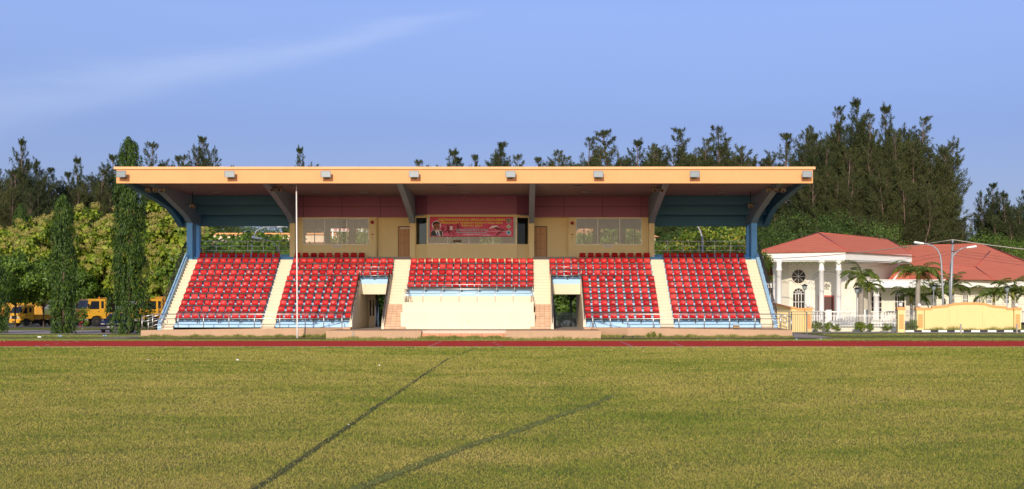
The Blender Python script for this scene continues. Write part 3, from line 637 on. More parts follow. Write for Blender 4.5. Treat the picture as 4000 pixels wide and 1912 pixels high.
# ------------------------------------------------------------------ seats: rows bolted to a common beam
def seat_mesh():
    pr = [(-.37, .345), (-.36, .366), (-.30, .370), (-.18, .360), (-.08, .368), (-.03, .40), (-.005, .465), (.01, .55), (.03, .63), (.05, .668)]
    xs = [-.205, -.19, -.12, 0, .12, .19, .205]; vs = []; fs = []; n = len(pr); m = len(xs)
    for side in (0, 1):
        for i, (y, z) in enumerate(pr):
            for x in xs:
                e = abs(x)/.205; dish = (1-e*e)
                yy, zz = y, z
                if i <= 4: zz -= dish*.020*(0 if i < 1 else 1)
                else: yy += dish*.030 - .012
                if i == n-1: zz -= .018*max(0, e-.85)/.15
                wx = x*(1 if i > 1 else .97)*(1 - .05*max(0, (i-5))/4)
                if side: yy += .012; zz -= .012
                vs.append((wx, yy, zz))
    for i in range(n-1):
        for j in range(m-1):
            a = i*m+j; fs.append((a, a+1, a+m+1, a+m)); a += n*m; fs.append((a, a+m, a+m+1, a+1))
    for i in range(n-1):
        fs.append((i*m, (i+1)*m, n*m+(i+1)*m, n*m+i*m)); j = m-1; fs.append((i*m+j, n*m+i*m+j, n*m+(i+1)*m+j, (i+1)*m+j))
    for j in range(m-1): fs.append((j, n*m+j, n*m+j+1, j+1)); a = (n-1)*m+j; fs.append((a, a+1, n*m+a+1, n*m+a))
    me = bpy.data.meshes.new('seat'); me.from_pydata(vs, [], fs); me.polygons.foreach_set('use_smooth', [True]*len(fs)); me.materials.append(M['seat']); me.update(); return me
SEATM = seat_mesh()
ordn = ['bottom', 'second', 'third', 'fourth', 'fifth', 'sixth', 'seventh', 'eighth', 'ninth', 'tenth', 'top']
num = {9: 'nine', 11: 'eleven', 14: 'fourteen', 17: 'seventeen'}
def seat_row(u0, n, pitch, k, block, group):
    z = tz(k); w = (n-1)*pitch
    word = ordn[k-1] if block != 'central block' else ('bottom', 'second', 'third', 'fourth', 'top')[k-6]
    if k == 1 or k == 11 or (block == 'central block' and k in (6, 10)): lab = '%s row of %s red seats in the %s' % (word, num[n], block)
    else: lab = '%s row from bottom of %s red seats in the %s' % (word, num[n], block)
    if k == 11: lab = 'shaded ' + lab
    r_ = empty('seat_row', (X(u0)+.205, sy(k), z), lab, 'stadium seats', group)
    for i in range(n):
        o = bpy.data.objects.new('seat', SEATM); COL.objects.link(o); o.parent = r_; o.location = (i*pitch + random.uniform(-.006, .006), random.uniform(-.012, .012), random.uniform(-.004, .004)); o.rotation_euler = (R(random.gauss(0, 2.6)), R(random.gauss(0, .5)), R(random.gauss(0, 2.0)))
    b = MB(); b.box(-.21, w+.21, -.25, -.17, .22, .29); b.box(-.21, w+.21, -.345, -.30, .265, .342); b.build('support_beam', M['dark'], r_, local=True)
    m = max(2, round(w/1.12)+1)
    for i in range(m):
        x = -.17 + (w+.34)*i/(m-1); b = MB(); b.box(x-.03, x+.03, -.24, -.18, 0, .22); b.box(x-.05, x+.05, -.27, -.15, 0, .012); b.build('leg', M['dark'], r_, local=True)
for k in range(1, 12):
    seat_row(-18.28, 11, .5, k, 'leftmost block', 'rows of seats in the leftmost block'); seat_row(12.85, 11, .5, k, 'rightmost block', 'rows of seats in the rightmost block')
    if k <= 7:
        seat_row(-12.0, 9, .535, k, 'block left of the left passage', 'rows of seats behind the flagpole'); seat_row(7.31, 9, .535, k, 'block right of the right passage', 'rows of seats right of the right passage')
    elif k <= 10:
        seat_row(-11.9, 14, .484, k, 'block left of the left passage', 'rows of seats behind the flagpole'); seat_row(5.2, 14, .484, k, 'block right of the right passage', 'rows of seats right of the right passage')
    else:
        seat_row(-11.9, 9, .537, k, 'block under the left room window', 'rows of seats behind the flagpole'); seat_row(7.22, 9, .537, k, 'block under the right room window', 'rows of seats right of the right passage')
    if 6 <= k <= 10: seat_row(-4.04, 17, .484, k, 'central block', 'rows of seats in the central block')
# ------------------------------------------------------------------ writing
def text(s_, x, y, z, h, mat, parent, width=None, align='CENTER', name='lettering', bold=.0, shear=0, depth=.002):
    cu = bpy.data.curves.new('t', 'FONT'); cu.body = s_; cu.size = h*1.38; cu.align_x = align; cu.align_y = 'CENTER'; cu.offset = bold; cu.extrude = depth; cu.shear = shear; cu.resolution_u = 3
    o = bpy.data.objects.new('t', cu); COL.objects.link(o); bpy.context.view_layer.update()
    me = bpy.data.meshes.new_from_object(o); bpy.data.objects.remove(o); me.name = name; me.materials.clear(); me.materials.append(mat)
    xs = [v.co.x for v in me.vertices]; sx = 1
    if width and xs: sx = width/(max(xs)-min(xs))
    off = ORG[parent.name]
    for v in me.vertices: v.co = Vector((v.co.x*sx + x, y - v.co.z, v.co.y + z)) - off
    r_ = bpy.data.objects.new(name, me); COL.objects.link(r_); r_.parent = parent; ORG[r_.name] = off; return r_
BW = 5.6; bl = P(1679.3, 925.3, 106.38); bt = P(1679.3, 848, 106.38); BX0 = bl.x; BZ0 = bl.z; BH = bt.z - bl.z
BN = empty('banner', (BX0, 106.38, BZ0), 'wide crimson sports banner with yellow lettering hung on the central bay windows', 'banner')
def bx(f): return BX0 + BW*f
def bz(f): return BZ0 + BH*(1-f)
t = NT('banner_print'); g_ = t.n('ShaderNodeNewGeometry'); sxx = t.n('ShaderNodeSeparateXYZ'); t.l(g_.outputs['Position'], sxx.inputs[0])
v = t.math('MULTIPLY_ADD', t.math('SUBTRACT', sxx.outputs[2], BZ0), 1/BH, 0)
nn = t.noise(1.4, 4, .6, (1, 1, 3)); sw = t.math('MULTIPLY_ADD', t.math('SUBTRACT', nn, .5), 3.0, t.math('SUBTRACT', .62, v), True)
c1 = t.mix(sw, (.60, .025, .09), (.78, .17, .36)); M['bannerprint'] = t.end(t.bsdf(c1, .45, 0, .4))
b = MB(); nx = 28; vs = []; fs_ = []
for i in range(nx+1):
    for j in (0, 1): vs.append((bx(i/nx), 106.38 + .006*math.sin(i*1.3), BZ0 + BH*j))
fs_ = [(2*i, 2*i+2, 2*i+3, 2*i+1) for i in range(nx)]; b.add(vs, fs_, True); b.build('banner_cloth', M['bannerprint'], BN)
b = MB(); e_ = .03
for q in ((0, 1, 0, e_), (0, 1, 1-e_, 1), (0, .007, e_, 1-e_), (.993, 1, e_, 1-e_)): b.box(bx(q[0]), bx(q[1]), 106.368, 106.371, bz(q[3]), bz(q[2]))
b.build('banner_border', paint('banner_border_red', (.55, .01, .02), .5), BN)
yl = paint('banner_yellow', (.78, .72, .06), .5, .05, 0, bump=0); pk = paint('banner_pink', (.75, .30, .45), .5, .05, 0, bump=0); cy = paint('banner_cyan', (.30, .62, .62), .5, .05, 0, bump=0); wh = paint('banner_white', (.80, .74, .76), .5, .05, 0, bump=0); nv = paint('banner_navy', (.02, .03, .10), .5, .05, 0, bump=0)
yb = 106.362
text('KEJOHANAN SUKAN SEKOLAH PEDALAMAN', bx(.50), yb, bz(.15), .155, yl, BN, BW*.795, bold=.004)
text('PERINGKAT DAERAH KUDAT KALI KE-2', bx(.50), yb, bz(.305), .125, yl, BN, BW*.735, bold=.004)
text('TAHUN 2014', bx(.50), yb, bz(.445), .125, yl, BN, BW*.25, bold=.004)
text('Dirasmikan Oleh', bx(.498), yb, bz(.56), .065, pk, BN, BW*.18, shear=.4, bold=.002)
text('TUAN HJ. AZAD BIN HJ. AT\'TAR', bx(.50), yb, bz(.66), .095, cy, BN, BW*.39, bold=.006)
text('Pegawai Pendidikan Daerah Kudat', bx(.498), yb, bz(.78), .08, cy, BN, BW*.36, bold=.004)
text('13 Oktober 2014', bx(.50), yb, bz(.895), .09, wh, BN, BW*.20, bold=.003)
def flat(pts, mat, name, dy=0):   # polygons in banner fractions
    b = MB(); b.face([(bx(p[0]), 106.366 - dy, bz(p[1])) for p in pts]); return b.build(name, mat, BN)
def ell(cx, cz, rx, rz, n=20): return [(cx + rx*math.cos(2*math.pi*i/n), cz + rz*math.sin(2*math.pi*i/n)) for i in range(n)]
flat([(.012, .97), (.012, .74), (.03, .70), (.05, .64), (.11, .64), (.15, .72), (.156, .97)], wh, 'portrait_outline'); flat(ell(.078, .43, .054, .235), wh, 'portrait_outline', .001)
flat([(.012, .965), (.014, .75), (.05, .66), (.10, .66), (.145, .74), (.150, .965)], paint('portrait_suit', (.035, .045, .05), .6), 'portrait_suit', .002)
flat([(.055, .67), (.108, .67), (.128, .965), (.09, .965)], wh, 'portrait_shirt', .003)
flat([(.088, .73), (.10, .80), (.108, .96), (.092, .96), (.084, .80)], paint('portrait_tie', (.02, .12, .55), .5), 'portrait_tie', .004)
flat(ell(.080, .50, .040, .20), paint('portrait_skin', (.30, .10, .05), .6), 'portrait_face', .003)
flat([(.034, .42), (.036, .32), (.055, .25), (.085, .235), (.115, .27), (.122, .40), (.108, .36), (.09, .33), (.06, .35), (.045, .42)], paint('portrait_hair', (.03, .02, .02), .7), 'portrait_hair', .005)
flat(ell(.088, .62, .012, .018, 10), wh, 'portrait_smile', .006)
mr = paint('banner_maroon_print', (.22, .01, .03), .5, .05, 0, bump=0)
def runner(x, z, s_, m1, m2):
    flat(ell(x, z-.20*s_, .012*s_, .05*s_, 10), m1, 'runner_print', .001)
    flat([(x-.016*s_, z-.15*s_), (x+.018*s_, z-.15*s_), (x+.014*s_, z+.05*s_), (x-.012*s_, z+.05*s_)], m2, 'runner_print', .002)
    flat([(x-.012*s_, z+.04*s_), (x+.012*s_, z+.04*s_), (x+.04*s_, z+.30*s_), (x+.03*s_, z+.31*s_)], m1, 'runner_print', .0015)
    flat([(x-.012*s_, z+.04*s_), (x+.004*s_, z+.05*s_), (x-.03*s_, z+.22*s_), (x-.045*s_, z+.12*s_)], m1, 'runner_print', .0015)
    flat([(x+.014*s_, z-.13*s_), (x+.045*s_, z-.02*s_), (x+.04*s_, z+.01*s_), (x+.01*s_, z-.07*s_)], m1, 'runner_print', .0012)
runner(.255, .62, 1.0, mr, wh); runner(.215, .62, .9, mr, mr); runner(.155, .66, .7, mr, mr); runner(.335, .58, .95, mr, mr)
flat([(.70, .62), (.74, .45), (.80, .43), (.83, .55), (.80, .68), (.76, .56)], wh, 'athlete_print', .001); flat([(.76, .56), (.80, .50), (.86, .62), (.80, .66)], mr, 'athlete_print', .002); flat([(.86, .60), (.90, .66), (.80, .96), (.78, .94), (.84, .70)], mr, 'athlete_print', .002); flat([(.66, .72), (.92, .72), (.92, .735), (.66, .735)], wh, 'hurdle_print', .003); flat([(.64, .98), (.60, .90), (.70, .86), (.76, .98)], pk, 'athlete_print', .001)
for (cz_, kind) in ((.20, 0), (.50, 1), (.80, 2)):
    cx_ = .943
    if kind == 1:
        flat([(cx_, cz_-.13), (cx_+.032, cz_), (cx_, cz_+.13), (cx_-.032, cz_)], wh, 'round_crest', .001); flat([(cx_, cz_-.10), (cx_+.025, cz_), (cx_, cz_+.10), (cx_-.025, cz_)], paint('crest_gold', (.45, .32, .05), .5), 'round_crest', .002); flat(ell(cx_, cz_-.01, .014, .06), cy, 'round_crest', .003)
    else:
        flat(ell(cx_, cz_, .031, .125), wh, 'round_crest', .001); flat(ell(cx_, cz_, .027, .108), nv if kind == 0 else cy, 'round_crest', .002)
        if kind == 0:
            flat([(cx_-.018, cz_+.05), (cx_-.008, cz_-.05), (cx_-.002, cz_-.05), (cx_-.010, cz_+.05)], yl, 'round_crest', .003); flat([(cx_, cz_+.05), (cx_+.010, cz_-.06), (cx_+.017, cz_-.06), (cx_+.008, cz_+.05)], yl, 'round_crest', .003)
        else: flat(ell(cx_, cz_, .014, .055), paint('crest_blue', (.05, .2, .6), .5), 'round_crest', .003)
def sign(u0, u1, z0, z1, y, lines, label, cat='sign', bg='white', inks=None, nm='wall_sign'):
    e = empty(nm, (X((u0+u1)/2), y, z0), label, cat); b = MB(); b.box(X(u0), X(u1), y-.01, y, z0, z1); b.build('sign_board', M[bg], e)
    n = len(lines)
    for i, s_ in enumerate(lines): text(s_, X((u0+u1)/2), y-.012, z1 - (z1-z0)*(i+.5)/n, (z1-z0)/n*.5, (inks or [M['dark']]*n)[i], e, (u1-u0)*.85)
red = M['red']
sign(-9.5, -8.85, 5.90, 6.06, 107.29, ['DILARANG MEMBUANG', 'PUNTUNG ROKOK ANDA'], 'small white two-line notice below the left room window', inks=[red, M['dark']])
sign(8.85, 9.5, 5.90, 6.06, 107.29, ['DILARANG MEMBUANG', 'PUNTUNG ROKOK ANDA'], 'small white two-line notice below the right room window', inks=[red, M['dark']])
sign(-4.9, -4.3, 7.16, 7.27, 107.85, ['BILIK KAWALAN'], 'small white name plate at the top of the left wooden door', inks=[red])
sign(-1.25, -.70, 6.2, 6.36, 106.44, ['DILARANG MEROKOK', 'DI DALAM BILIK INI'], 'dark notice low on the central bay window under the banner', bg='dark', inks=[paint('orange_ink', (.6, .25, .08), .5)]*2)
# the sign board on the roof of the building behind, seen through the left room
q0 = P(1287, 905, 149.4); q1 = P(1478, 872, 149.4)
ub = empty('sign_board', (q0.x, 149.4, q0.z), 'white board with big red letters seen through the left room window', 'sign')
b = MB(); b.box(q0.x, q1.x, 149.4, 149.46, q0.z, q1.z); b.build('board', M['white'], ub)
for px in (1300, 1380, 1460): b = MB(); x = P(px, 0, 149.5).x; b.box(x-.04, x+.04, 149.47, 149.55, q0.z-.9, q1.z); b.build('post', M['steel'], ub)
rl_ = paint('red_sign_letters', (.50, .03, .03), .6); lp_ = (P(1432, 0, 149.4).x-P(1303, 0, 149.4).x)/8
for i_, ch_ in enumerate('URUSETIA'): text(ch_, P(1303, 0, 149.4).x + lp_*(i_+.5), 149.39, (P(0, 902, 149).z+P(0, 880, 149).z)/2, P(0, 880, 149).z-P(0, 902, 149).z, rl_, ub, lp_*(.78 if ch_ != 'I' else .25), bold=.04, name='letter')
# flagpole
fp = empty('flagpole', (P(1161, 1320, 94.9).x, 94.9, 0), 'tall thin white flagpole standing in front of the second seat block', 'flagpole')
x_, y_ = fp.location.x, 94.9
b = MB(); b.tube([(x_, y_, 0), (x_, y_, .9), (x_-.02, y_, 4), (x_-.06, y_, 10.15)], .052, 10, .032); b.build('pole', M['steelw'], fp)
b = MB(); b.lathe([(.001, 0), (.04, .02), (.05, .06), (.03, .10), (.001, .12)], (x_-.06, y_, 10.14), 8); b.build('finial', M['dark'], fp)
b = MB(); b.tube([(x_-.05, y_-.03, 1.0), (x_-.15, y_-.03, 1.05)], .012); b.build('cleat', M['steel'], fp)
b = MB(); b.tube([(x_+.045, y_-.05, .9), (x_-.02, y_-.05, 9.9)], .006, 4); b.build('halyard', M['white'], fp)
# tripod, carton with bottles, black plank, litter
q = P(2316, 1281, 98.3); tp = empty('tripod', (q.x, 98.3, .6), 'black tripod standing on the plinth in front of the right block', 'tripod'); zz = .6
for a_ in (90, 210, 330):
    b = MB(); b.tube([(q.x, 98.3, zz+.62), (q.x+.25*math.cos(R(a_)), 98.3+.25*math.sin(R(a_)), zz)], .014, 6); b.build('leg', M['dark'], tp)
    b = MB(); b.tube([(q.x, 98.3, zz+.25), (q.x+.15*math.cos(R(a_)), 98.3+.15*math.sin(R(a_)), zz+.25)], .008, 4); b.build('brace', M['dark'], tp)
b = MB(); b.tube([(q.x, 98.3, zz+.2), (q.x, 98.3, zz+.95)], .017, 8); b.build('centre_column', M['dark'], tp)
q = P(2876, 1280, 96.95); cb = empty('cardboard_box', (q.x, 96.95, .6), 'open brown cardboard carton on the plinth below the rightmost seats', 'box')
b = MB(); b.box(q.x-.19, q.x+.19, 96.85, 96.862, .6, .74); b.box(q.x-.19, q.x+.19, 97.04, 97.052, .6, .74); b.box(q.x-.19, q.x-.178, 96.862, 97.04, .6, .74); b.box(q.x+.178, q.x+.19, 96.862, 97.04, .6, .74); b.box(q.x-.178, q.x+.178, 96.862, 97.04, .6, .61); b.build('carton', paint('cardboard', (.42, .27, .13), .8), cb)
b = MB(); b.prx([(96.85, .74), (96.84, .74), (96.78, .70), (96.79, .70)], q.x-.19, q.x+.19); b.build('flap', paint('cardboard', (.42, .27, .13), .8), cb)
t = NT('clear_plastic'); bb = t.bsdf((.55, .68, .78), .15, 0, .5); a = t.n('ShaderNodeBsdfTransparent'); mx = t.n('ShaderNodeMixShader'); mx.inputs[0].default_value = .65; t.l(a.outputs[0], mx.inputs[1]); t.l(bb, mx.inputs[2]); M['plastic'] = t.end(mx.outputs[0])
bot0 = None
M['bluecap'] = paint('blue_bottle_label', (.05, .2, .6), .4)
def bottle(loc, rot, label, group, scale=1):
    global bot0
    if bot0 is None:
        e = empty('plastic_bottle', (0, 0, 0)); b = MB(); b.lathe([(.03, 0), (.033, .02), (.033, .14), (.012, .19), (.012, .21)], (0, 0, 0), 10); b.build('bottle_body', M['plastic'], e, local=True)
        b = MB(); b.lathe([(.0345, .06), (.0345, .11)], (0, 0, 0), 10); b.build('bottle_label', M['bluecap'], e, local=True); b = MB(); b.lathe([(.014, .205), (.014, .225)], (0, 0, 0), 8); b.build('cap', M['bluecap'], e, local=True); bot0 = e; o = e
    else: o = copy_tree(bot0)
    o.location = loc; o.rotation_euler = rot; o.scale = (scale,)*3; tag(o, label, 'bottle', group); return o
for i, (dx, dy, tl) in enumerate(((-.13, 0, 0), (-.06, .03, 14), (.0, -.03, -10), (.08, .02, 6), (.14, -.02, -16))):
    bottle((q.x+dx, 96.95+dy, .615), (0, R(tl), 0), ['leftmost water bottle standing in the cardboard carton', 'clear bottle leaning right beside the carton\'s left end', 'middle water bottle in the cardboard carton', 'upright bottle right of the middle in the carton', 'rightmost bottle in the carton, leaning left'][i], 'bottles in the carton', 1.25)
q = P(2452, 1322, 94.9); pk_ = empty('steel_plate', (q.x, 94.9, 0), 'black steel plate on short legs lying by the right plinth', 'metal plate')
b = MB(); b.box(q.x-.35, q.x+.35, 94.8, 95.15, .10, .14); b.build('plate', M['dark'], pk_); b = MB(); b.box(q.x+.35, q.x+1.0, 94.9, 94.98, .09, .12); b.build('handle', M['dark'], pk_)
for dx in (-.3, .25): b = MB(); b.box(q.x+dx, q.x+dx+.06, 94.85, 95.1, 0, .10); b.build('foot', M['dark'], pk_)
def litter(px, py, w_, h_, mat, label, seed):
    w_ *= .42; h_ *= .5; q = G(px, py); rr = random.Random(seed); b = MB(); vs = []; n = 5
    for i in range(n):
        for j in range(n): vs.append((q.x + w_*(i/(n-1)-.5)*(.8+.4*rr.random()), q.y + w_*.7*(j/(n-1)-.5), .012 + h_*rr.random()*(1 if 0 < i < n-1 and 0 < j < n-1 else .25)))
    b.add(vs, [(i*n+j, i*n+j+1, (i+1)*n+j+1, (i+1)*n+j) for i in range(n-1) for j in range(n-1)]); tag(b.build('crumpled_wrapper', mat), label, 'litter')
tb = G(156, 1320); e = empty('foam_box', (tb.x, tb.y, 0), 'white foam takeaway box lying on the far left verge', 'box')
b = MB(); b.add([(tb.x-.1, tb.y-.1, .0), (tb.x+.1, tb.y-.1, 0), (tb.x+.1, tb.y+.1, 0), (tb.x-.1, tb.y+.1, 0), (tb.x-.12, tb.y-.12, .055), (tb.x+.12, tb.y-.12, .055), (tb.x+.12, tb.y+.12, .055), (tb.x-.12, tb.y+.12, .055)], [(0, 3, 2, 1), (4, 5, 6, 7), (0, 1, 5, 4), (1, 2, 6, 5), (2, 3, 7, 6), (3, 0, 4, 7)]); b.build('tray', M['white'], e, bevel=.01)
b = MB(); b.box(tb.x-.115, tb.x+.115, tb.y-.115, tb.y+.115, .058, .09); b.build('lid', M['white'], e, bevel=.012)
litter(580, 1409, .22, .10, M['white'], 'crumpled white wrapper on the grass far left of the field', 1); litter(928, 1410, .24, .10, M['white'], 'pale crumpled plastic on the grass below the flagpole side', 2)
litter(1482, 1432, .14, .12, M['white'], 'small bright white scrap on the grass left of the worn line', 3); litter(1362, 1663, .06, .03, M['white'], 'pale scrap beside the long worn line in the foreground', 4); litter(2205, 1369, .2, .08, M['white'], 'white scrap on the grass just below the track', 5)
litter(2395, 1554, .05, .03, M['white'], 'pale scrap at the upper end of the right worn line', 6); litter(1273, 1357, .25, .06, M['white'], 'white wrapper at the near edge of the red track', 7)
for i, (px, py, lb) in enumerate(((227, 1316, 'blue-capped bottle lying on the left verge beside the foam box'), (401, 1315, 'bottle lying on the left verge near the first column tree'), (2802, 1330, 'clear bottle lying on the verge below the right seat block'), (3110, 1329, 'bottle lying on the verge by the right plinth corner'), (3207, 1328, 'bottle lying on the right verge farthest from the stand'))):
    q = G(px, py); bottle((q.x, q.y, .04), (0, R(90), R(20*i)), lb, 'bottles lying on the verge', 1.3)
# ------------------------------------------------------------------ vegetation
M['bark'] = paint('bark', (.16, .11, .08), .9, .3, .3, scale=3)
M['barkpale'] = paint('pale_bark', (.30, .25, .20), .9, .3, .3, scale=3)
def rdir(n, zb=0.0):
    v = RNG.normal(0, 1, (n, 3)); v[:, 2] += zb; return v/np.linalg.norm(v, axis=1)[:, None]
def leaves(C, D, Nn, ln, wd, fold=.0):
    """diamond leaves: centre C, long axis D, normal hint Nn"""
    n = len(C); S = np.cross(D, Nn); S /= np.linalg.norm(S, axis=1)[:, None]+1e-9
    ln = np.broadcast_to(np.asarray(ln), (n,))[:, None]; wd = np.broadcast_to(np.asarray(wd), (n,))[:, None]
    V = np.zeros((n, 4, 3)); V[:, 0] = C; V[:, 1] = C + D*ln*.45 + S*wd*.5; V[:, 2] = C + D*ln; V[:, 3] = C + D*ln*.45 - S*wd*.5
    return V.reshape(-1, 3), np.arange(4*n).reshape(n, 4)
def needles(C, D, ln, wd):
    n = len(C); r = rdir(n); S = np.cross(D, r); S /= np.linalg.norm(S, axis=1)[:, None]+1e-9
    ln = np.broadcast_to(np.asarray(ln), (n,))[:, None]; wd = np.broadcast_to(np.asarray(wd), (n,))[:, None]
    V = np.zeros((n, 3, 3)); V[:, 0] = C - S*wd*.5; V[:, 1] = C + S*wd*.5; V[:, 2] = C + D*ln
    return V.reshape(-1, 3), np.arange(3*n).reshape(n, 3)
def limb_tree(b, trunk, limbs, r0, r1, lr):
    b.tube(trunk, r0, 8, r1)
    for L_ in limbs: b.tube(L_, lr, 5, lr*.25)
def place(proto, loc, s_, rz, label, cat, group):
    o = proto if proto.get('_used') is None else copy_tree(proto)
    proto['_used'] = 1; o.location = loc; o.scale = (s_[0], s_[0], s_[1]) if isinstance(s_, tuple) else (s_,)*3; o.rotation_euler = (0, 0, rz)
    if '_used' in o and o is not proto: del o['_used']
    return tag(o, label, cat, group)
# --- casuarina: ascending limbs that end in feathery plumes
def casuarina(Hh, Rr, nsp, seed, lean=.0, gnd=.22, mat='cas', dens=1.0, wide=1.0):
    rs = np.random.default_rng(seed); rr = random.Random(seed)
    e = empty('casuarina_tree', (0, 0, 0)); b = MB(); PC = []; PD = []; PL_ = []
    main = [Vector((0, 0, 0)), Vector((.1, .05, Hh*.3)), Vector((lean*.4, .1, Hh*.65)), Vector((lean, 0, Hh))]
    b.tube(main, Hh*.017, 8, .02); spires = [(main, 1.0)]
    for i in range(nsp-1):
        a = 2*math.pi*(i+rr.random()*.7)/(nsp-1); sp_ = Rr*rr.uniform(.30, .85); top = Hh*(rr.uniform(.86, 1.0) if i % 2 == 0 else rr.uniform(.6, .9))*(1 - .14*sp_/Rr); f0 = rr.uniform(.12, .5)
        p0 = Vector((.1, .05, Hh*f0*.9)); w = Vector((math.cos(a), math.sin(a), 0))*sp_
        pts = [p0, p0.lerp(Vector((w.x, w.y, top)), .35) + w*.25, Vector((w.x*.95, w.y*.95, p0.z + (top-p0.z)*.68)), Vector((w.x*1.02 + lean*.4, w.y*1.02, top))]
        b.tube(pts, Hh*.008, 6, .015); spires.append((pts, (top-p0.z)/Hh))
    for pts, ln in spires:
        nb = int(84*ln*(Hh/22)*dens) + 14
        for k in range(nb):
            t_ = gnd*(.5 if pts is not main else 1) + (1-gnd*.5)*(k + rr.random())/nb*.98; t_ = min(t_, .985); seg = t_*3; i = int(seg); p = pts[i].lerp(pts[i+1], seg-i)
            L_ = wide*(2.55*(1-t_)**.60*rr.uniform(.35, 1.25) + .10); tip_ = min(1, .55 + 1.8*(1-t_)); a = rr.uniform(0, 2*math.pi); el = R(rr.uniform(18, 52) + 22*t_)
            d = Vector((math.cos(a)*math.cos(el), math.sin(a)*math.cos(el), math.sin(el))); end = p + d*L_ + Vector((0, 0, L_*.10))
            b.tube([p, p.lerp(end, .5) - Vector((0, 0, .05*L_)), end], .03, 3, .01, caps=False)
            m = max(1, int(L_*2.3))
            for j in range(m):
                q = p.lerp(end, .3 + .7*(j+1)/m); dd = (d*.9 + Vector((rr.uniform(-.6, .6), rr.uniform(-.6, .6), rr.uniform(.1, 1.0)))).normalized()
                PC.append(q); PD.append(dd); PL_.append(rr.uniform(.6, 1.25)*tip_)
        for j in range(1): PC.append(pts[2].lerp(pts[3], .97)); PD.append(Vector((rr.uniform(-.2, .2), rr.uniform(-.2, .2), 1)).normalized()); PL_.append(rr.uniform(.4, .7))
    PC = np.array([tuple(v) for v in PC]); PD = np.array([tuple(v) for v in PD]); PL_ = np.array(PL_); m = len(PC); per = 42
    idx = np.repeat(np.arange(m), per); n = len(idx); tt = rs.random(n)
    C = PC[idx] + PD[idx]*(tt*PL_[idx])[:, None] + rs.normal(0, .17, (n, 3))*(PL_[idx]*(1.15-tt))[:, None]
    D = PD[idx]*1.0 + rs.normal(0, .5, (n, 3)); D /= np.linalg.norm(D, axis=1)[:, None]
    V, Fc = needles(C, D, rs.uniform(.18, .42, n)*(1.15-.4*tt), rs.uniform(.035, .075, n))
    b.build('trunk', M['bark'], e, local=True); soup('crown', V, Fc, M[mat], e); return e
M['cas'] = leafmat('casuarina_needles', [(.024, .036, .013), (.036, .052, .017), (.052, .072, .022), (.080, .10, .032)], .7, .2, .4, .22)
M['casw'] = leafmat('casuarina_needles_brownish', [(.032, .042, .014), (.050, .064, .018), (.075, .090, .025), (.105, .11, .038)], .7, .2, .45, .22)
cA = casuarina(22, 3.6, 8, 3, wide=1.5); cB = casuarina(22, 4.6, 11, 9, 1.0, wide=1.6); cC = casuarina(22, 4.0, 6, 17, -1.2, mat='casw', dens=.7, wide=1.35); cD = casuarina(22, 5.2, 16, 23, .6, mat='casw', gnd=.08, dens=.95, wide=1.6)
def cas(proto, px, ptop, d, w=1.0, label='', group='dark casuarina trees behind the stand', rz=None):
    top = P(px, ptop, d); hs = top.z/23.3
    return place(proto, (top.x, d, 0), (hs*w, hs), rz if rz is not None else random.uniform(0, 6.28), label, 'tree', group)
lf_ = 'dark casuarinas at the left edge'
for i, (pr, px, pt, d, w, lb) in enumerate(((cA, -60, 590, 222, 1.1, 'casuarina cut off by the left edge of the photo'), (cB, 100, 525, 215, 1.0, 'tall dark casuarina near the left edge with a forked spiky top'), (cD, 40, 640, 205, 1.15, 'lower bushy casuarina below the forked one at far left'),
        (cC, 210, 640, 225, 1.0, 'small casuarina top right of the forked one'), (cA, 150, 690, 200, 1.2, 'dense low casuarina behind the yellow flowering trees at left'), (cB, 325, 598, 230, 1.0, 'loose casuarina with bare trunks between the two column trees'), (cA, 265, 655, 225, 1.1, 'casuarina left of the loose one with bare trunks'),
        (cD, 385, 640, 222, 1.0, 'dark casuarina just left of the taller column tree'), (cA, 440, 585, 228, 1.0, 'casuarina directly left of the tall column tree top'), (cC, 560, 532, 232, 1.15, 'spiky casuarina rising right of the tall column tree'), (cB, 650, 620, 238, .9, 'casuarina just above the left part of the roof'), (cA, 695, 590, 236, .9, 'casuarina peeping over the roof left of the tall spiky pair'),
        (cA, 790, 512, 236, .95, 'tall pointed casuarina above the second floodlight'), (cC, 745, 585, 232, .8, 'low casuarina beside the tall pointed one above the roof'), (cB, 1190, 555, 236, .8, 'lone dark casuarina top above the roof right of the flagpole'), (cC, 900, 628, 236, .5, 'tiny casuarina tip just above the roof'), (cC, 1300, 640, 240, .7, 'barely visible casuarina tip above the third floodlight'), (cC, 1360, 640, 244, .6, 'thin casuarina tip left of the middle roof'))):
    cas(pr, px, pt, d, w, lb, 'dark casuarinas along the left and behind the roof')
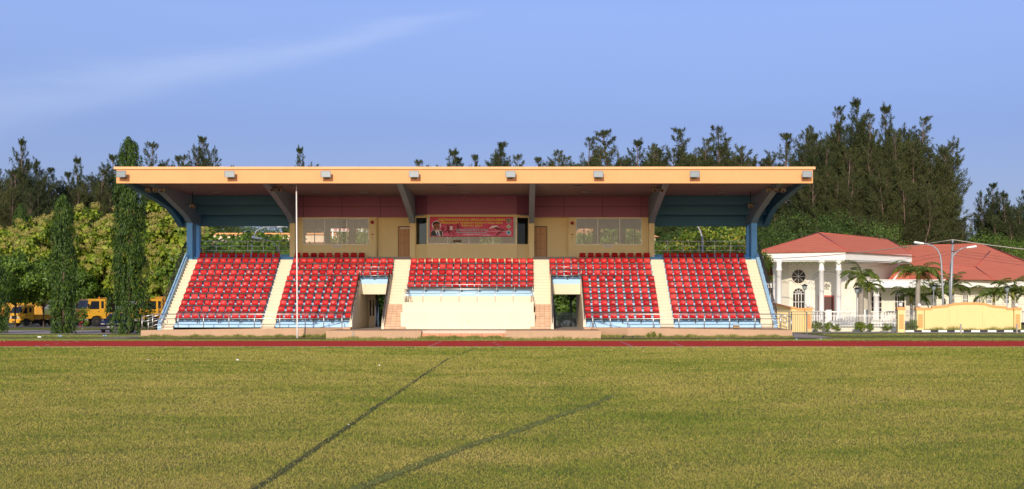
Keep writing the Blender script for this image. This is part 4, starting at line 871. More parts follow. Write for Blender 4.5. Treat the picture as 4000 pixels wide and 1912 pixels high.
for i, (pr, px, pt, d, w, lb) in enumerate(((cC, 1650, 608, 236, .7, 'small casuarina tip above the roof left of centre'), (cB, 1745, 566, 236, .85, 'casuarina above the roof above the banner\'s left end'), (cA, 1790, 595, 238, .7, 'lower casuarina right beside the one above the banner'), (cC, 1860, 588, 236, .7, 'small loose casuarina left of the leaning one'), (cA, 1958, 535, 236, .9, 'leaning casuarina above the roof over the banner\'s right end'),
        (cC, 2052, 583, 236, .7, 'thin pale casuarina tip right of the leaning one'), (cC, 2110, 598, 240, .7, 'second thin pale casuarina tip right of centre'), (cD, 2200, 560, 232, .9, 'broad casuarina starting the right group above the roof'), (cD, 2280, 512, 228, .9, 'dense casuarina in the middle of the right roof group'), (cC, 2412, 482, 240, 1.25, 'airy brownish casuarina with thin crown above the roof'), (cD, 2345, 545, 226, .8, 'lower casuarina between the dense and the airy one'), (cB, 2490, 530, 236, .9, 'airy casuarina leaning right of the thin crowned one'),
        (cD, 2565, 535, 232, .6, 'slim casuarina left of the tallest roof pair'), (cD, 2670, 475, 226, .95, 'bushy green casuarina, left one of the tallest pair above the roof'), (cD, 2800, 468, 226, .95, 'bushy green casuarina, right one of the tallest pair above the roof'), (cD, 2745, 510, 222, .9, 'dark lower casuarina between the tallest pair above the roof'), (cC, 2885, 590, 236, .7, 'sparse casuarina right of the tallest pair'),
        (cC, 3075, 505, 232, 1.1, 'pointed airy casuarina above the right end of the roof'), (cA, 2995, 600, 236, .8, 'small casuarina left of the pointed airy one'))):
    cas(pr, px, pt, d, w*1.4, lb, 'casuarinas above the right half of the roof')
for i, (pr, px, pt, d, w, lb) in enumerate(((cD, 3250, 385, 205, 1.05, 'left leader of the giant casuarina group behind the villa'), (cB, 3330, 360, 200, 1.1, 'tallest casuarina of the giant group right of the stand'), (cD, 3420, 410, 196, 1.15, 'middle casuarina of the giant group, brownish and dense'), (cB, 3490, 385, 204, 1.0, 'second highest spire of the giant casuarina group'), (cD, 3590, 425, 200, 1.1, 'right casuarina of the giant group, leaning outward'), (cA, 3180, 500, 196, 1.1, 'lower left flank casuarina of the giant group beside the roof'), (cD, 3300, 560, 190, 1.2, 'low dense casuarina in front of the giant group\'s left half'), (cD, 3530, 600, 188, 1.2, 'low dense casuarina in front of the giant group\'s right half'),
        (cC, 3650, 560, 205, 1.1, 'outermost right casuarina of the giant group'), (cC, 3730, 790, 205, 1.2, 'low pale casuarina right of the giant group'), (cC, 3800, 800, 215, 1.2, 'short airy casuarina left of the dark right group'), (cA, 3880, 700, 210, 1.2, 'dark casuarina near the right edge'), (cB, 3945, 740, 205, 1.2, 'dark rounded casuarina at the right edge'), (cA, 4040, 690, 210, 1.2, 'casuarina cut off by the right edge of the photo'), (cD, 3420, 780, 185, 1.5, 'low dark casuarina right behind the red villa roofs'), (cD, 3640, 840, 190, 1.4, 'dark casuarina behind the ridge of the right villa roof'))):
    cas(pr, px, pt, d, w, lb, 'giant casuarinas behind the villa')
# --- broadleaf trees
def broad(name, Hh, Rr, ncl, per, ls, mat, seed, clr=1.0, zlow=.12, droop=.2, blossom=None, bark='bark', asp=.6, trunk_r=.16, clumpz=.8):
    rs = np.random.default_rng(seed); rr = random.Random(seed); e = empty(name, (0, 0, 0)); b = MB()
    b.tube([(0, 0, 0), (.1, 0, Hh*.2), (-.05, .1, Hh*.45), (0, 0, Hh*.8)], trunk_r, 8, trunk_r*.35)
    CC = []; NN = []
    zc = Hh*(zlow+1)/2; hz = Hh*(1-zlow)/2
    while len(CC) < ncl:
        v = rs.normal(0, 1, 3); v /= np.linalg.norm(v); r_ = rs.random()**.33*.96 if rs.random() < .9 else rs.random()*.6
        c = np.array((v[0]*Rr*r_, v[1]*Rr*r_, zc + v[2]*hz*r_)); wob = 1 + .22*math.sin(3*math.atan2(v[1], v[0])+seed) ; c[:2] *= wob
        CC.append(c); NN.append(v)
    for i in range(0, ncl, 3):
        c = CC[i]; p0 = Vector((0, 0, max(Hh*.15, c[2]*.55))); b.tube([p0, p0.lerp(Vector(c), .5) + Vector((0, 0, -.1*Rr*.3)), Vector(c)], trunk_r*.3, 5, .012)
    CC = np.array(CC); NN = np.array(NN); idx = np.repeat(np.arange(ncl), per); n = len(idx); sz = rs.uniform(.6, 1.25, ncl)[idx][:, None]*clr
    off = rs.normal(0, 1, (n, 3)); off /= np.linalg.norm(off, axis=1)[:, None]; off *= (rs.random(n)**.45)[:, None]*sz; off[:, 2] *= clumpz
    C = CC[idx] + off
    Nn = off/(np.linalg.norm(off, axis=1)[:, None]+1e-6)*.8 + NN[idx]*.6 + rs.normal(0, .42, (n, 3)) + np.array((0, -.15, .12)); Nn /= np.linalg.norm(Nn, axis=1)[:, None]
    D = np.cross(Nn, rs.normal(0, 1, (n, 3))); D /= np.linalg.norm(D, axis=1)[:, None]; D[:, 2] -= droop; D /= np.linalg.norm(D, axis=1)[:, None]
    V, Fc = leaves(C, D, Nn, rs.uniform(.7, 1.3, n)*ls, rs.uniform(.8, 1.2, n)*ls*asp)
    b.build('trunk', M[bark], e, local=True); soup('crown', V, Fc, M[mat], e)
    if blossom:
        sel = np.argsort(-(CC[:, 2]*.5 + np.linalg.norm(CC[:, :2], axis=1)*.6 + rs.normal(0, 1.2, ncl)))[:int(ncl*blossom)]
        pc = CC[sel] + NN[sel]*clr*.85; idx = np.repeat(np.arange(len(pc)), 210); m = len(idx)
        o_ = rs.normal(0, 1, (m, 3)); o_ /= np.linalg.norm(o_, axis=1)[:, None]; C = pc[idx] + o_*(rs.random(m)**.6)[:, None]*np.array((.62, .62, .42))*clr
        Dd = rdir(m, .3); V, Fc = leaves(C, Dd, rdir(m), .12, .07); soup('blossom', V, Fc, M['blossom'], e)
    return e
M['teak'] = leafmat('big_bright_leaves', [(.10, .17, .014), (.17, .25, .02), (.27, .35, .03), (.40, .45, .05)], .55, .35, .2)
M['blossom'] = leafmat('tan_blossom', [(.36, .33, .08), (.48, .42, .12), (.58, .49, .17)], .8, .2, .3)
M['mango'] = leafmat('mid_green_leaves', [(.05, .10, .014), (.085, .155, .018), (.13, .22, .025), (.20, .30, .035)], .45, .3, .3)
M['feather'] = leafmat('feathery_green_leaves', [(.035, .07, .014), (.055, .10, .018), (.08, .14, .024), (.11, .18, .03)], .55, .25, .4)
M['almond'] = leafmat('bright_yellow_green_leaves', [(.07, .13, .012), (.13, .22, .018), (.22, .33, .03), (.32, .38, .05), (.45, .28, .04)], .4, .35, .2)
M['bright'] = leafmat('bright_green_leaves', [(.05, .11, .014), (.08, .16, .02), (.12, .21, .028), (.16, .27, .04)], .5, .3, .4)
tA = broad('flowering_tree', 12.6, 4.4, 130, 70, .44, 'teak', 31, .88, .14, blossom=.62, asp=.75); tB = broad('flowering_tree', 12, 4.1, 115, 70, .44, 'teak', 37, .92, .12, blossom=.55, asp=.75)
for pr, px, pt, d, w, lb in ((tA, 110, 850, 172, .9, 'flowering tree at far left with pale tan blossom behind the light truck'), (tB, 200, 812, 168, .9, 'tan flowering tree just left of the first column tree'), (tA, 330, 818, 172, .95, 'yellowish flowering tree between the two column trees'), (tB, 265, 900, 166, .8, 'lower flowering tree hidden behind the first column tree'), (tB, 420, 842, 167, .95, 'flowering tree behind the tall column tree\'s left side'), (tA, 560, 790, 164, 1.05, 'large flowering tree directly left of the stand'), (tB, 660, 800, 163, 1.05, 'large leaved flowering tree hiding under the roof\'s left curve'), (tB, 760, 880, 163, .95, 'flowering tree showing through the left open bay'), (tA, 640, 990, 160, .8, 'low big-leaved tree beside the left outer stair')):
    top = P(px, pt, d); hs = top.z/12.3; place(pr, (top.x, d, 0), (hs*w*1.1, hs), random.uniform(0, 6.28), lb, 'tree', 'tan flowering trees left of the stand')
mA = broad('shade_tree', 8, 4.2, 130, 100, .32, 'mango', 41, 1.0, .34, .5); mB = broad('shade_tree', 8, 3.8, 80, 80, .26, 'almond', 43, .95, .15, .55, bark='barkpale', clumpz=.45)
def tr(pr, px, pt, d, w, lb, cat='tree', grp=None, base=8): top = P(px, pt, d); hs = top.z/base; return place(pr, (top.x, d, 0), (hs*w, hs), random.uniform(0, 6.28), lb, cat, grp)
gA = 'green shade trees behind the car park'
tr(mA, 60, 985, 144, 1.0, 'bright green shade tree at the left edge above the light truck', grp=gA); tr(mA, 170, 1010, 146, .95, 'green shade tree right behind the light truck\'s cab', grp=gA); tr(mA, -30, 1040, 140, .8, 'green tree cut off by the left edge', grp=gA)
tr(mA, 300, 1040, 162, .8, 'shaded green tree above the truck bed', grp=gA); tr(mA, 985, 900, 132, .75, 'dark green tree behind the left open bay with lamps in front', grp=gA); tr(mB, 1060, 905, 135, .7, 'green tree behind the right end of the left bay railing', grp=gA)
tr(mA, 925, 935, 130, .8, 'dense tree in front of the cream back building', grp=gA); tr(mA, 1020, 985, 124, .7, 'leafy tree low behind the left bay railing', grp=gA); tr(mA, 880, 985, 128, .7, 'low green tree behind the middle of the left bay railing', grp=gA); tr(mA, 1130, 965, 126, .5, 'small green tree beside the left room\'s outer wall', grp=gA)
hG = broad('hedge_bush', 4.6, 2.3, 100, 90, .27, 'mango', 101, .8, .0, .4)
gH = 'bushes behind the passages'
for px, pt, d, w, lb in ((868, 925, 140, 1.1, 'rounded green tree hiding the left end of the cream back building'), (945, 890, 142, 1.2, 'tall rounded tree in the middle of the left open bay'), (1045, 893, 141, 1.0, 'rounded tree right of the middle in the left open bay'), (1442, 1085, 147, 1.0, 'dense green bush low behind the left passage'), (1500, 1110, 149, 1.0, 'bush right behind the left passage beside the white post'), (2185, 1060, 147, 1.0, 'dark green bush behind the white slat fence in the right passage'), (2250, 1085, 148, 1.0, 'bush at the right side of the right passage behind the slat fence'), (880, 1010, 126, .9, 'bush low at the left end of the left bay railing'), (1110, 1020, 125, .9, 'bush low at the right end of the left bay railing'), (2640, 1010, 118, .9, 'bush low at the left end of the right bay railing')):
    tr(hG, px, pt, d, w, lb, 'bush', gH, 4.7)
gB = 'bright yellow-green trees behind the right open bay'
tr(mB, 2740, 870, 122, .8, 'bright yellow-green tree filling the middle of the right open bay', grp=gB); tr(mB, 2860, 860, 124, .85, 'yellow-green tree at the right of the right open bay', grp=gB); tr(mB, 2650, 985, 120, .6, 'low leafy tree at the left of the right open bay', grp=gB); tr(mB, 2930, 950, 121, .42, 'yellowing tree peeping out beside the right blue column', grp=gB)
gC = 'green trees seen through windows and passages'
tr(mA, 1470, 880, 128, .8, 'green tree seen through the left passage', grp=gC); tr(mB, 1330, 900, 131, .6, 'tree seen through the right pane of the left room', grp=gC); tr(mA, 2230, 890, 126, .7, 'leafy tree seen through the right passage', grp=gC); tr(mA, 2380, 870, 130, .8, 'tree seen through the middle of the right room window', grp=gC); tr(mA, 1900, 900, 132, .7, 'tree seen through the lower part of the bay window', grp=gC); tr(mB, 2480, 880, 133, .6, 'tree seen through the right end of the right room window', grp=gC)
fA = broad('feathery_tree', 10, 5.0, 130, 90, .20, 'feather', 47, 1.15, .1, .2, asp=.4); fB = broad('feathery_tree', 10, 4.4, 100, 90, .20, 'bright', 53, 1.15, .15, .2, asp=.45)
gD = 'green feathery trees behind the villa'
for pr, px, pt, d, w, lb in ((fA, 3010, 850, 178, 1.1, 'dark green feathery tree right beside the stand\'s blue column'), (fA, 3130, 800, 176, 1.1, 'rounded feathery tree above the left end of the villa roof'), (fA, 3260, 805, 174, 1.1, 'broad feathery tree behind the villa roof\'s peak'), (fB, 3345, 880, 172, .9, 'lighter feathery tree right of the villa roof peak'), (fB, 3455, 838, 178, .75, 'small round feathery tree in front of the giant casuarinas'), (fA, 3080, 930, 170, .9, 'low feathery tree hugging the villa roof at left'),
                             (fB, 3845, 875, 182, 1.0, 'bright green rounded tree behind the right villa roof'), (fB, 3950, 890, 180, 1.0, 'bright green tree near the right edge above the roof'), (fB, 4020, 900, 184, 1.0, 'bright green tree cut by the right edge'), (fA, 3780, 960, 192, 1.0, 'darker tree between villa roof and power pole top'), (fA, 2700, 850, 195, 1.2, 'dark tree mass far behind the right open bay'), (fA, 2600, 845, 200, 1.2, 'darkest tree far behind the right bay next to the room'), (fA, 2850, 850, 198, 1.2, 'dark tree far behind the yellow-green trees'), (fA, 900, 835, 205, 1.2, 'dark tree far behind the left open bay'), (fA, 1060, 835, 205, 1.2, 'dark tree far behind the left room corner')):
    tr(pr, px, pt, d, w, lb, grp=gD, base=10.2)
# --- column trees with drooping leaves
M['ashoka'] = leafmat('drooping_glossy_leaves', [(.016, .038, .006), (.026, .058, .008), (.04, .085, .010), (.058, .12, .014), (.14, .22, .022)], .55, .2, .2)
def column_tree(px, pt, pb, wpx, d, label, seed, skirt=1.25, lobes=1):
    rs = np.random.default_rng(seed); base = P(px, pb, d); top = P(px, pt, d); Hh = top.z; Rr = wpx/2*d/F
    e = empty('column_tree', (base.x, d, 0), label, 'tree', 'drooping column trees in front of the car park'); b = MB(); b.tube([(0, 0, 0), (.03, 0, Hh*.5), (0, 0, Hh*.98)], .13, 8, .02)
    ns = int(Hh*Rr*62); t_ = rs.random(ns); a = rs.uniform(0, 2*math.pi, ns)
    prof = np.interp(t_, [0, .05, .14, .26, .72, .9, .97, 1], [skirt*.8, skirt*1.0, skirt*.90, 1.0, .90, .66, .42, .12])
    if lobes == 2: prof = prof*(1 - .5*np.exp(-((a-math.pi*1.5)/.3)**2)*(t_ > .8))
    wav = 1 + .12*np.sin(a*3 + t_*21) + .12*np.sin(a*2 - t_*33) + rs.normal(0, .10, ns)
    rad = Rr*prof*wav*(1 - .45*(rs.random(ns) < .35)); z = .3 + t_*(Hh-.3); per = 34; idx = np.repeat(np.arange(ns), per); n = len(idx)
    sl_ = rs.uniform(.5, 1.15, ns)[idx]; u = rs.random(n); ra = rad[idx] + .10*np.sin(u*3.0) + rs.normal(0, .05, n); aa = a[idx] + rs.normal(0, .055, n)/np.maximum(rad[idx], .25)
    zz = np.maximum(z[idx] - u*sl_ + .25, .12); C = np.stack([np.cos(aa)*ra, np.sin(aa)*ra, zz], 1)
    D = np.stack([np.cos(aa)*.35, np.sin(aa)*.35, -np.ones(n)], 1) + rs.normal(0, .30, (n, 3)); D /= np.linalg.norm(D, axis=1)[:, None]
    Nn = np.stack([np.cos(aa), np.sin(aa), .4*np.ones(n)], 1) + rs.normal(0, .6, (n, 3))
    V, Fc = leaves(C, D, Nn, rs.uniform(.14, .30, n), rs.uniform(.04, .07, n)); b.build('trunk', M['bark'], e, local=True); soup('crown', V, Fc, M['ashoka'], e)
column_tree(248, 768, 1304, 82, 112, 'drooping column tree with a forked top, left of the trucks\' gap', 61, 1.0, 2); column_tree(504, 543, 1302, 102, 111, 'tallest drooping column tree, rising past the roof\'s left corner', 62, 1.5)
column_tree(-14, 1020, 1303, 70, 113, 'column tree cut off by the left edge', 63); column_tree(80, 802, 1270, 60, 170, 'small far column tree with pointed top left of the flowering trees', 64)
# --- palms
M['frond'] = leafmat('palm_fronds', [(.08, .14, .018), (.13, .20, .025), (.21, .27, .04), (.32, .33, .08)], .45, .3, .3, .9); M['dryfrond'] = leafmat('dry_palm_fronds', [(.22, .15, .08), (.30, .22, .12)], .8, .2)
M['palmtrunk'] = paint('palm_trunk', (.34, .30, .25), .85, .15, .3, scale=3); M['crownshaft'] = paint('palm_crownshaft', (.22, .22, .03), .5)
def palm(px, ptop_trunk, pb, d, fl, nf, label, seed, lean=0.0, trw=.16):
    rr = random.Random(seed); base = P(px, pb, d); tp_ = P(px, ptop_trunk, d).z; e = empty('palm_tree', (base.x, d, 0), label, 'palm tree', 'palm trees in the villa garden')
    b = MB(); b.tube([(0, 0, 0), (lean*.2, 0, tp_*.3), (lean*.6, 0, tp_*.7), (lean, 0, tp_-.5)], trw, 9, trw*.72); b.build('trunk', M['palmtrunk'], e, local=True)
    b = MB(); b.tube([(lean, 0, tp_-.5), (lean, 0, tp_+.35)], trw*.85, 9, trw*.4); b.build('crownshaft', M['crownshaft'], e, local=True)
    for i in range(nf):
        a = 2*math.pi*i/nf*2.4 + rr.uniform(-.2, .2); el = R(rr.choice([78, 60, 42, 28, 12, -5]) + rr.uniform(-8, 8)); L_ = fl*rr.uniform(.85, 1.1); dry = el < R(0) and rr.random() < .5
        p = Vector((lean, 0, tp_+.2)); pts = [p.copy()]; n = 12; e_ = el
        for k in range(n):
            p = p + Vector((math.cos(a)*math.cos(e_), math.sin(a)*math.cos(e_), math.sin(e_)))*L_/n; e_ -= R(112)/n*(.5+k/n); pts.append(p.copy())
        b = MB(); b.tube(pts, .03, 4, .006)
        C = []; D = []; Ls = []
        for k in range(1, 50):
            f = k/50*n; j = min(int(f), n-1); q = pts[j].lerp(pts[j+1], f-j); t3 = (pts[j+1]-pts[j]).normalized(); sd = t3.cross(Vector((0, 0, 1))).normalized(); ll = L_*.30*math.sin(math.pi*min(.97, .12+  .86*k/50))**.7
            for sg in (-1, 1):
                dv = (sd*sg*.8 + t3*.75 + Vector((0, 0, -.35+rr.uniform(-.3, .2)))).normalized(); C.append(q); D.append(dv); Ls.append(ll*rr.uniform(.8, 1.1))
        C = np.array([tuple(v) for v in C]); D = np.array([tuple(v) for v in D]); V, Fc = leaves(C, D, np.tile((0, 0, 1.0), (len(C), 1)) + RNG.normal(0, .35, (len(C), 3)), np.array(Ls), .062)
        vs = [tuple(v) for v in V]; b.add(vs, [tuple(f) for f in Fc]); b.build('frond', M['dryfrond'] if dry else M['frond'], e, local=True)
palm(3363, 1088, 1240, 134, 2.2, 17, 'palm with drooping fronds in front of the villa portico', 71, .0, .28); palm(3583, 1070, 1245, 138, 2.8, 18, 'tallest palm with yellow crownshaft beside the lamp posts', 72, .1, .26)
palm(3722, 1130, 1245, 142, 2.2, 13, 'palm behind the two lamp posts', 73); palm(3560, 1165, 1245, 146, 2.3, 11, 'small palm behind the tallest palm', 74); palm(3660, 1160, 1245, 147, 2.0, 14, 'low palm between the tallest palm and the lamp posts', 75, -.3)
palm(3882, 1160, 1245, 140, 2.3, 12, 'palm behind the right part of the cream wall', 76); palm(3957, 1150, 1245, 140, 2.4, 12, 'palm near the right edge behind the white ball lamp', 77); palm(4030, 1160, 1245, 143, 2.2, 14, 'palm cut off by the right edge', 78); palm(3395, 1120, 1245, 146, 1.7, 12, 'dark dry palm behind the portico palm', 79)
# --- shrubs
M['shrub'] = leafmat('shrub_leaves', [(.06, .11, .015), (.12, .19, .02), (.22, .29, .03), (.32, .36, .05)], .5, .3, .3, .8)
sA = broad('shrub', 1.0, .75, 34, 70, .085, 'shrub', 81, .24, .05, .1, trunk_r=.03); sB = broad('shrub', 1.0, .5, 22, 60, .08, 'shrub', 83, .22, .05, .1, trunk_r=.03, blossom=None)
for pr, px, pt, pb, d, w, lb in ((sA, 3190, 1253, 1296, 117.6, 1.0, 'round bright shrub behind the grey steel fence'), (sA, 3232, 1258, 1296, 118, .9, 'round shrub right beside the bright one behind the steel fence'), (sB, 3268, 1262, 1296, 118, 1.1, 'small sparse shrub between the rounded shrubs'), (sA, 3363, 1256, 1296, 118, 1.25, 'widest yellow-green shrub in front of the white picket fence'), (sA, 3398, 1262, 1296, 118.2, .8, 'small shrub on the right flank of the widest one'), (sB, 3468, 1256, 1296, 118, 1.2, 'thin leggy shrub left of the cream gate pillar'), (sA, 3562, 1246, 1294, 121, .9, 'flowering shrub behind the small side gate')):
    tr(pr, px, pt, d, w, lb, 'shrub', 'garden shrubs along the picket fence', 1.05)
for px, py, hh, lb in ((2535, 1316, .36, 'leafy weed plant at the foot of the right plinth'), (2552, 1316, .46, 'tallest leafy weed at the foot of the right plinth'), (2578, 1316, .34, 'small leafy weed right of the tallest one'), (2690, 1317, .24, 'flat spreading weed by the right plinth'), (1188, 1318, .30, 'dry yellow weed beside the flagpole foot'), (1270, 1320, .30, 'green weed at the left end of the stage')):
    q = P(px, py, 96.3); place(sB, (q.x, 96.4 if px > 1300 else 96.2, 0), (hh*.7, hh), random.uniform(0, 6), lb, 'weed', 'weeds at the plinth foot')
q = G(318, 1306); hb = broad('hibiscus_bush', 1.9, .55, 26, 50, .11, 'mango', 91, .28, .25, .2, trunk_r=.04, bark='barkpale'); hb.location = (P(318, 1300, 112.5).x, 112.5, 0); tag(hb, 'thin hibiscus bush with red flowers between the column trees', 'bush')
b = MB()
for i in range(7): b.lathe([(.01, -.05), (.07, 0), (.01, .05)], (random.uniform(-.4, .4), -.45+random.uniform(-.1, .1), random.uniform(.5, 1.6)), 6)
b.build('flower', paint('hibiscus_red', (.5, .02, .04), .5), hb, local=True)
# ------------------------------------------------------------------ villa at the right
M['villa'] = paint('villa_cream_wall', (.74, .69, .57), .65, .06, .3); M['trimw'] = paint('villa_white_trim', (.82, .80, .76), .55, .05, .25); M['winglass'] = glassmat('villa_glass', (.16, .12, .07), .25, .30, .05)
def roofmat():
    t = NT('red_metal_roof_tiles'); g = t.n('ShaderNodeNewGeometry'); s = t.n('ShaderNodeSeparateXYZ'); t.l(g.outputs['Position'], s.inputs[0])
    w = t.math('FRACT', t.math('MULTIPLY', s.outputs[2], 5.0)); u = t.math('FRACT', t.math('MULTIPLY', s.outputs[0], 3.2))
    e = t.math('MAXIMUM', t.math('LESS_THAN', w, .14), t.math('LESS_THAN', u, .10)); col = t.mix(t.noise(.8, 5), (.66, .17, .10), (.82, .26, .15)); col = t.mix(t.math('MULTIPLY', e, .35), col, (.30, .06, .04))
    return t.end(t.bsdf(col, .85, 0, .1))
M['redroof'] = roofmat(); M['ridge'] = paint('dark_red_ridge_cap', (.46, .10, .07), .5)
VL = empty('villa', (30, 152, 0), 'cream villa with white columns, red hipped roofs and a round window over the entrance', 'building')
def vb(name, b, mat): return b.build(name, M[mat], VL)
def ring(pts, z0, z1, th, name, mat, inward=True):      # fascia band following plan points (x,y)
    b = MB()
    for a, c in zip(pts[:-1], pts[1:]):
        a = Vector((a[0], a[1], 0)); c = Vector((c[0], c[1], 0)); t_ = (c-a).normalized(); nn = Vector((-t_.y, t_.x, 0))*th
        q = [a, c, c+nn, a+nn]; b.add([(p.x, p.y, z0) for p in q] + [(p.x, p.y, z1) for p in q], [(0, 3, 2, 1), (4, 5, 6, 7), (0, 1, 5, 4), (1, 2, 6, 5), (2, 3, 7, 6), (3, 0, 4, 7)])
    return vb(name, b, mat)
K = P(3302, 985, 150); Lc = P(2968, 989, 152.5); Rr_ = P(3562, 1002, 158.5); Lb = P(2990, 989, 166)
pl1 = [(Lc.x, Lc.y), (K.x, K.y), (Rr_.x, Rr_.y)]; zt = K.z; zb_ = P(0, 1015.7, 150).z
ring(pl1, zb_, zt, .25, 'roof_fascia', 'trimw')
b = MB(); b.face([(Lc.x, Lc.y+.1, zb_+.02), (K.x, K.y+.1, zb_+.02), (Rr_.x, Rr_.y+.1, zb_+.02), (Rr_.x, 172, zb_+.02), (Lc.x, 172, zb_+.02)]); vb('eaves_soffit', b, 'trimw')
ring([(Lc.x+.15, Lc.y+.15), (K.x, K.y+.2), (Rr_.x-.1, Rr_.y+.2)], zb_-.12, zb_+.03, .3, 'eaves_moulding', 'trimw')
A = P(3196, 910, 161); B = P(3466, 934, 170); C_ = Vector((Rr_.x+.5, 172, zt)); Dd = Vector((Lc.x-.3, 172, zt)); e0 = Vector((0, 0, .04))
Kx = K + Vector((.25, -.3, 0)); Lx = Lc + Vector((-.3, -.25, 0)); Rx = Rr_ + Vector((.4, 0, 0))
b = MB(); b.face([Lx, Kx, A]); b.face([Kx, Rx, B, A]); b.face([Rx, C_, B]); b.face([B, C_, Dd, A]); b.face([A, Dd, Lx]); r1 = vb('roof', b, 'redroof')
def ridge(pts, name='ridge_cap'):
    b = MB(); b.tube([p + Vector((0, 0, .0)) for p in pts], .075, 5); vb(name, b, 'ridge')
ridge([A, B]); ridge([A, Lx]); ridge([A, Kx]); ridge([B, Rx])
# portico columns
def vcol(px, ptop, pbot, d, r, label=None):
    tpp = P(px, ptop, d); bt_ = P(px, pbot, d); h = tpp.z; b = MB(); z0 = .55
    b.lathe([(r*1.25, z0), (r*1.25, z0+.12), (r*1.05, z0+.2), (r, z0+.3), (r*.95, h-1.0), (r*1.15, h-.98), (r*1.25, h-.90), (r*1.1, h-.80), (r, h-.76), (r*1.0, h-.35), (r*1.25, h-.15), (r*1.45, h)], (tpp.x, tpp.y, 0), 18); vb('portico_column', b, 'trimw')
for px, d in ((3043, 152.2), (3209, 151.0), (3276, 150.6)): vcol(px, 1018, 0, d, .25)
vcol(3028, 1018, 0, 156, .25); vcol(2985, 1018, 0, 160, .25)
for px, d in ((3321, 158), (3423, 156.0)): vcol(px, 1119 if px > 3400 else 1116, 0, d, .27)
# walls: entrance wall (recessed), left return, side wall and right wing
def vwall(p0, p1, z0, z1, name, th=.25, mat='villa'):
    b = MB(); a = Vector((p0[0], p0[1], 0)); c = Vector((p1[0], p1[1], 0)); t_ = (c-a).normalized(); nn = Vector((-t_.y, t_.x, 0))*th; q = [a, c, c+nn, a+nn]
    b.add([(p.x, p.y, z0) for p in q] + [(p.x, p.y, z1) for p in q], [(0, 3, 2, 1), (4, 5, 6, 7), (0, 1, 5, 4), (1, 2, 6, 5), (2, 3, 7, 6), (3, 0, 4, 7)]); return vb(name, b, mat)
WD = 156.5
wx0 = P(3083, 0, WD).x; wx1 = P(3352, 0, WD).x
b = MB(); b.box(wx0, wx1, WD, WD+.3, .3, zb_); vb('entrance_wall', b, 'villa')
vwall((P(3020, 0, 158).x, 158), (wx0, WD), .3, zb_, 'entrance_wall')
b = MB(); b.box(P(2975, 0, 160).x, P(3075, 0, 160).x, 160, 160.2, .3, P(0, 1128, 160).z); vb('low_wing_wall', b, 'villa')
b = MB(); b.box(P(2925, 0, 160).x, P(3050, 0, 160).x, 158.5, 160, P(0, 1126, 158.5).z, P(0, 1098, 158.5).z); vb('low_wing_fascia', b, 'trimw')
b = MB(); q0 = P(2920, 1100, 158.5); q1 = P(3055, 1100, 158.5); q2 = P(3055, 1010, 166); q3 = P(2920, 1010, 166); b.face([q0, q1, q2, q3]); b.face([q0, q3, (q0.x, 166, q0.z)]); vb('low_wing_roof', b, 'redroof')
# rustication grooves on the wall
b = MB()
for z in (1.4, 2.2, 3.0, 3.8, 4.6): b.box(wx0, wx1, WD-.008, WD, z, z+.03)
vb('wall_groove', b, 'villa')
def vwin(cx_, z0, w, h, arch, y, mull=4, sill=True, mat='winglass'):
    b = MB(); n = 16; f = .13; out = []; inn_ = []
    if arch == 'round':
        out = [(cx_+(w/2+f)*math.cos(2*math.pi*i/28), z0+h/2+(h/2+f)*math.sin(2*math.pi*i/28)) for i in range(28)]; inn_ = [(cx_+(w/2)*math.cos(2*math.pi*i/28), z0+h/2+(h/2)*math.sin(2*math.pi*i/28)) for i in range(28)]
    elif arch:
        hs = h - w/2
        out = [(cx_+(w/2+f)*math.cos(math.pi*i/n), z0+hs+(w/2+f)*math.sin(math.pi*i/n)) for i in range(n+1)] + [(cx_-w/2-f, z0), (cx_+w/2+f, z0)]; inn_ = [(cx_+(w/2)*math.cos(math.pi*i/n), z0+hs+(w/2)*math.sin(math.pi*i/n)) for i in range(n+1)] + [(cx_-w/2, z0), (cx_+w/2, z0)]
    else:
        out = [(cx_-w/2-f, z0-f), (cx_+w/2+f, z0-f), (cx_+w/2+f, z0+h+f), (cx_-w/2-f, z0+h+f)]; inn_ = [(cx_-w/2, z0), (cx_+w/2, z0), (cx_+w/2, z0+h), (cx_-w/2, z0+h)]
    m = len(out); vs = [(x, y-.10, z) for x, z in out] + [(x, y-.10, z) for x, z in inn_] + [(x, y, z) for x, z in out] + [(x, y, z) for x, z in inn_]
    fs = []
    for i in range(m):
        j = (i+1) % m; fs += [(i, j, m+j, m+i), (i, 2*m+i, 2*m+j, j), (m+i, m+j, 3*m+j, 3*m+i)]
    b.add(vs, fs); w_ = vb('window', b, 'villa'); ORG[w_.name] = ORG[VL.name]
    p = MB(); p.face([(x, y-.012, z) for x, z in inn_]); p.build('pane', M['darkpane'], w_)
    p = MB()
    if arch == 'round':
        for i in range(4):
            a = math.pi*i/4; p.tube([(cx_-w/2*math.cos(a), y-.03, z0+h/2-h/2*math.sin(a)), (cx_+w/2*math.cos(a), y-.03, z0+h/2+h/2*math.sin(a))], .025, 4)
    else:
        for i in range(1, mull): xx = cx_-w/2+w*i/mull; p.box(xx-.025, xx+.025, y-.045, y-.015, z0, z0+(h-w/2 if arch else h))
        k = max(2, int((h - (w/2 if arch else 0))/.55))
        for i in range(0, k+1): zz = z0+(h-(w/2 if arch else 0))*i/k; p.box(cx_-w/2, cx_+w/2, y-.04, y-.018, zz-.025, zz+.025)
        if arch:
            for i in range(1, 5): a = math.pi*i/5; p.tube([(cx_, y-.03, z0+h-w/2), (cx_+w/2*math.cos(a), y-.03, z0+h-w/2+w/2*math.sin(a))], .022, 4)
            p.tube([(cx_+w*.27*math.cos(math.pi*i/10), y-.03, z0+h-w/2+w*.27*math.sin(math.pi*i/10)) for i in range(11)], .022, 4)
    p.build('glazing_bars', M['white'], w_)
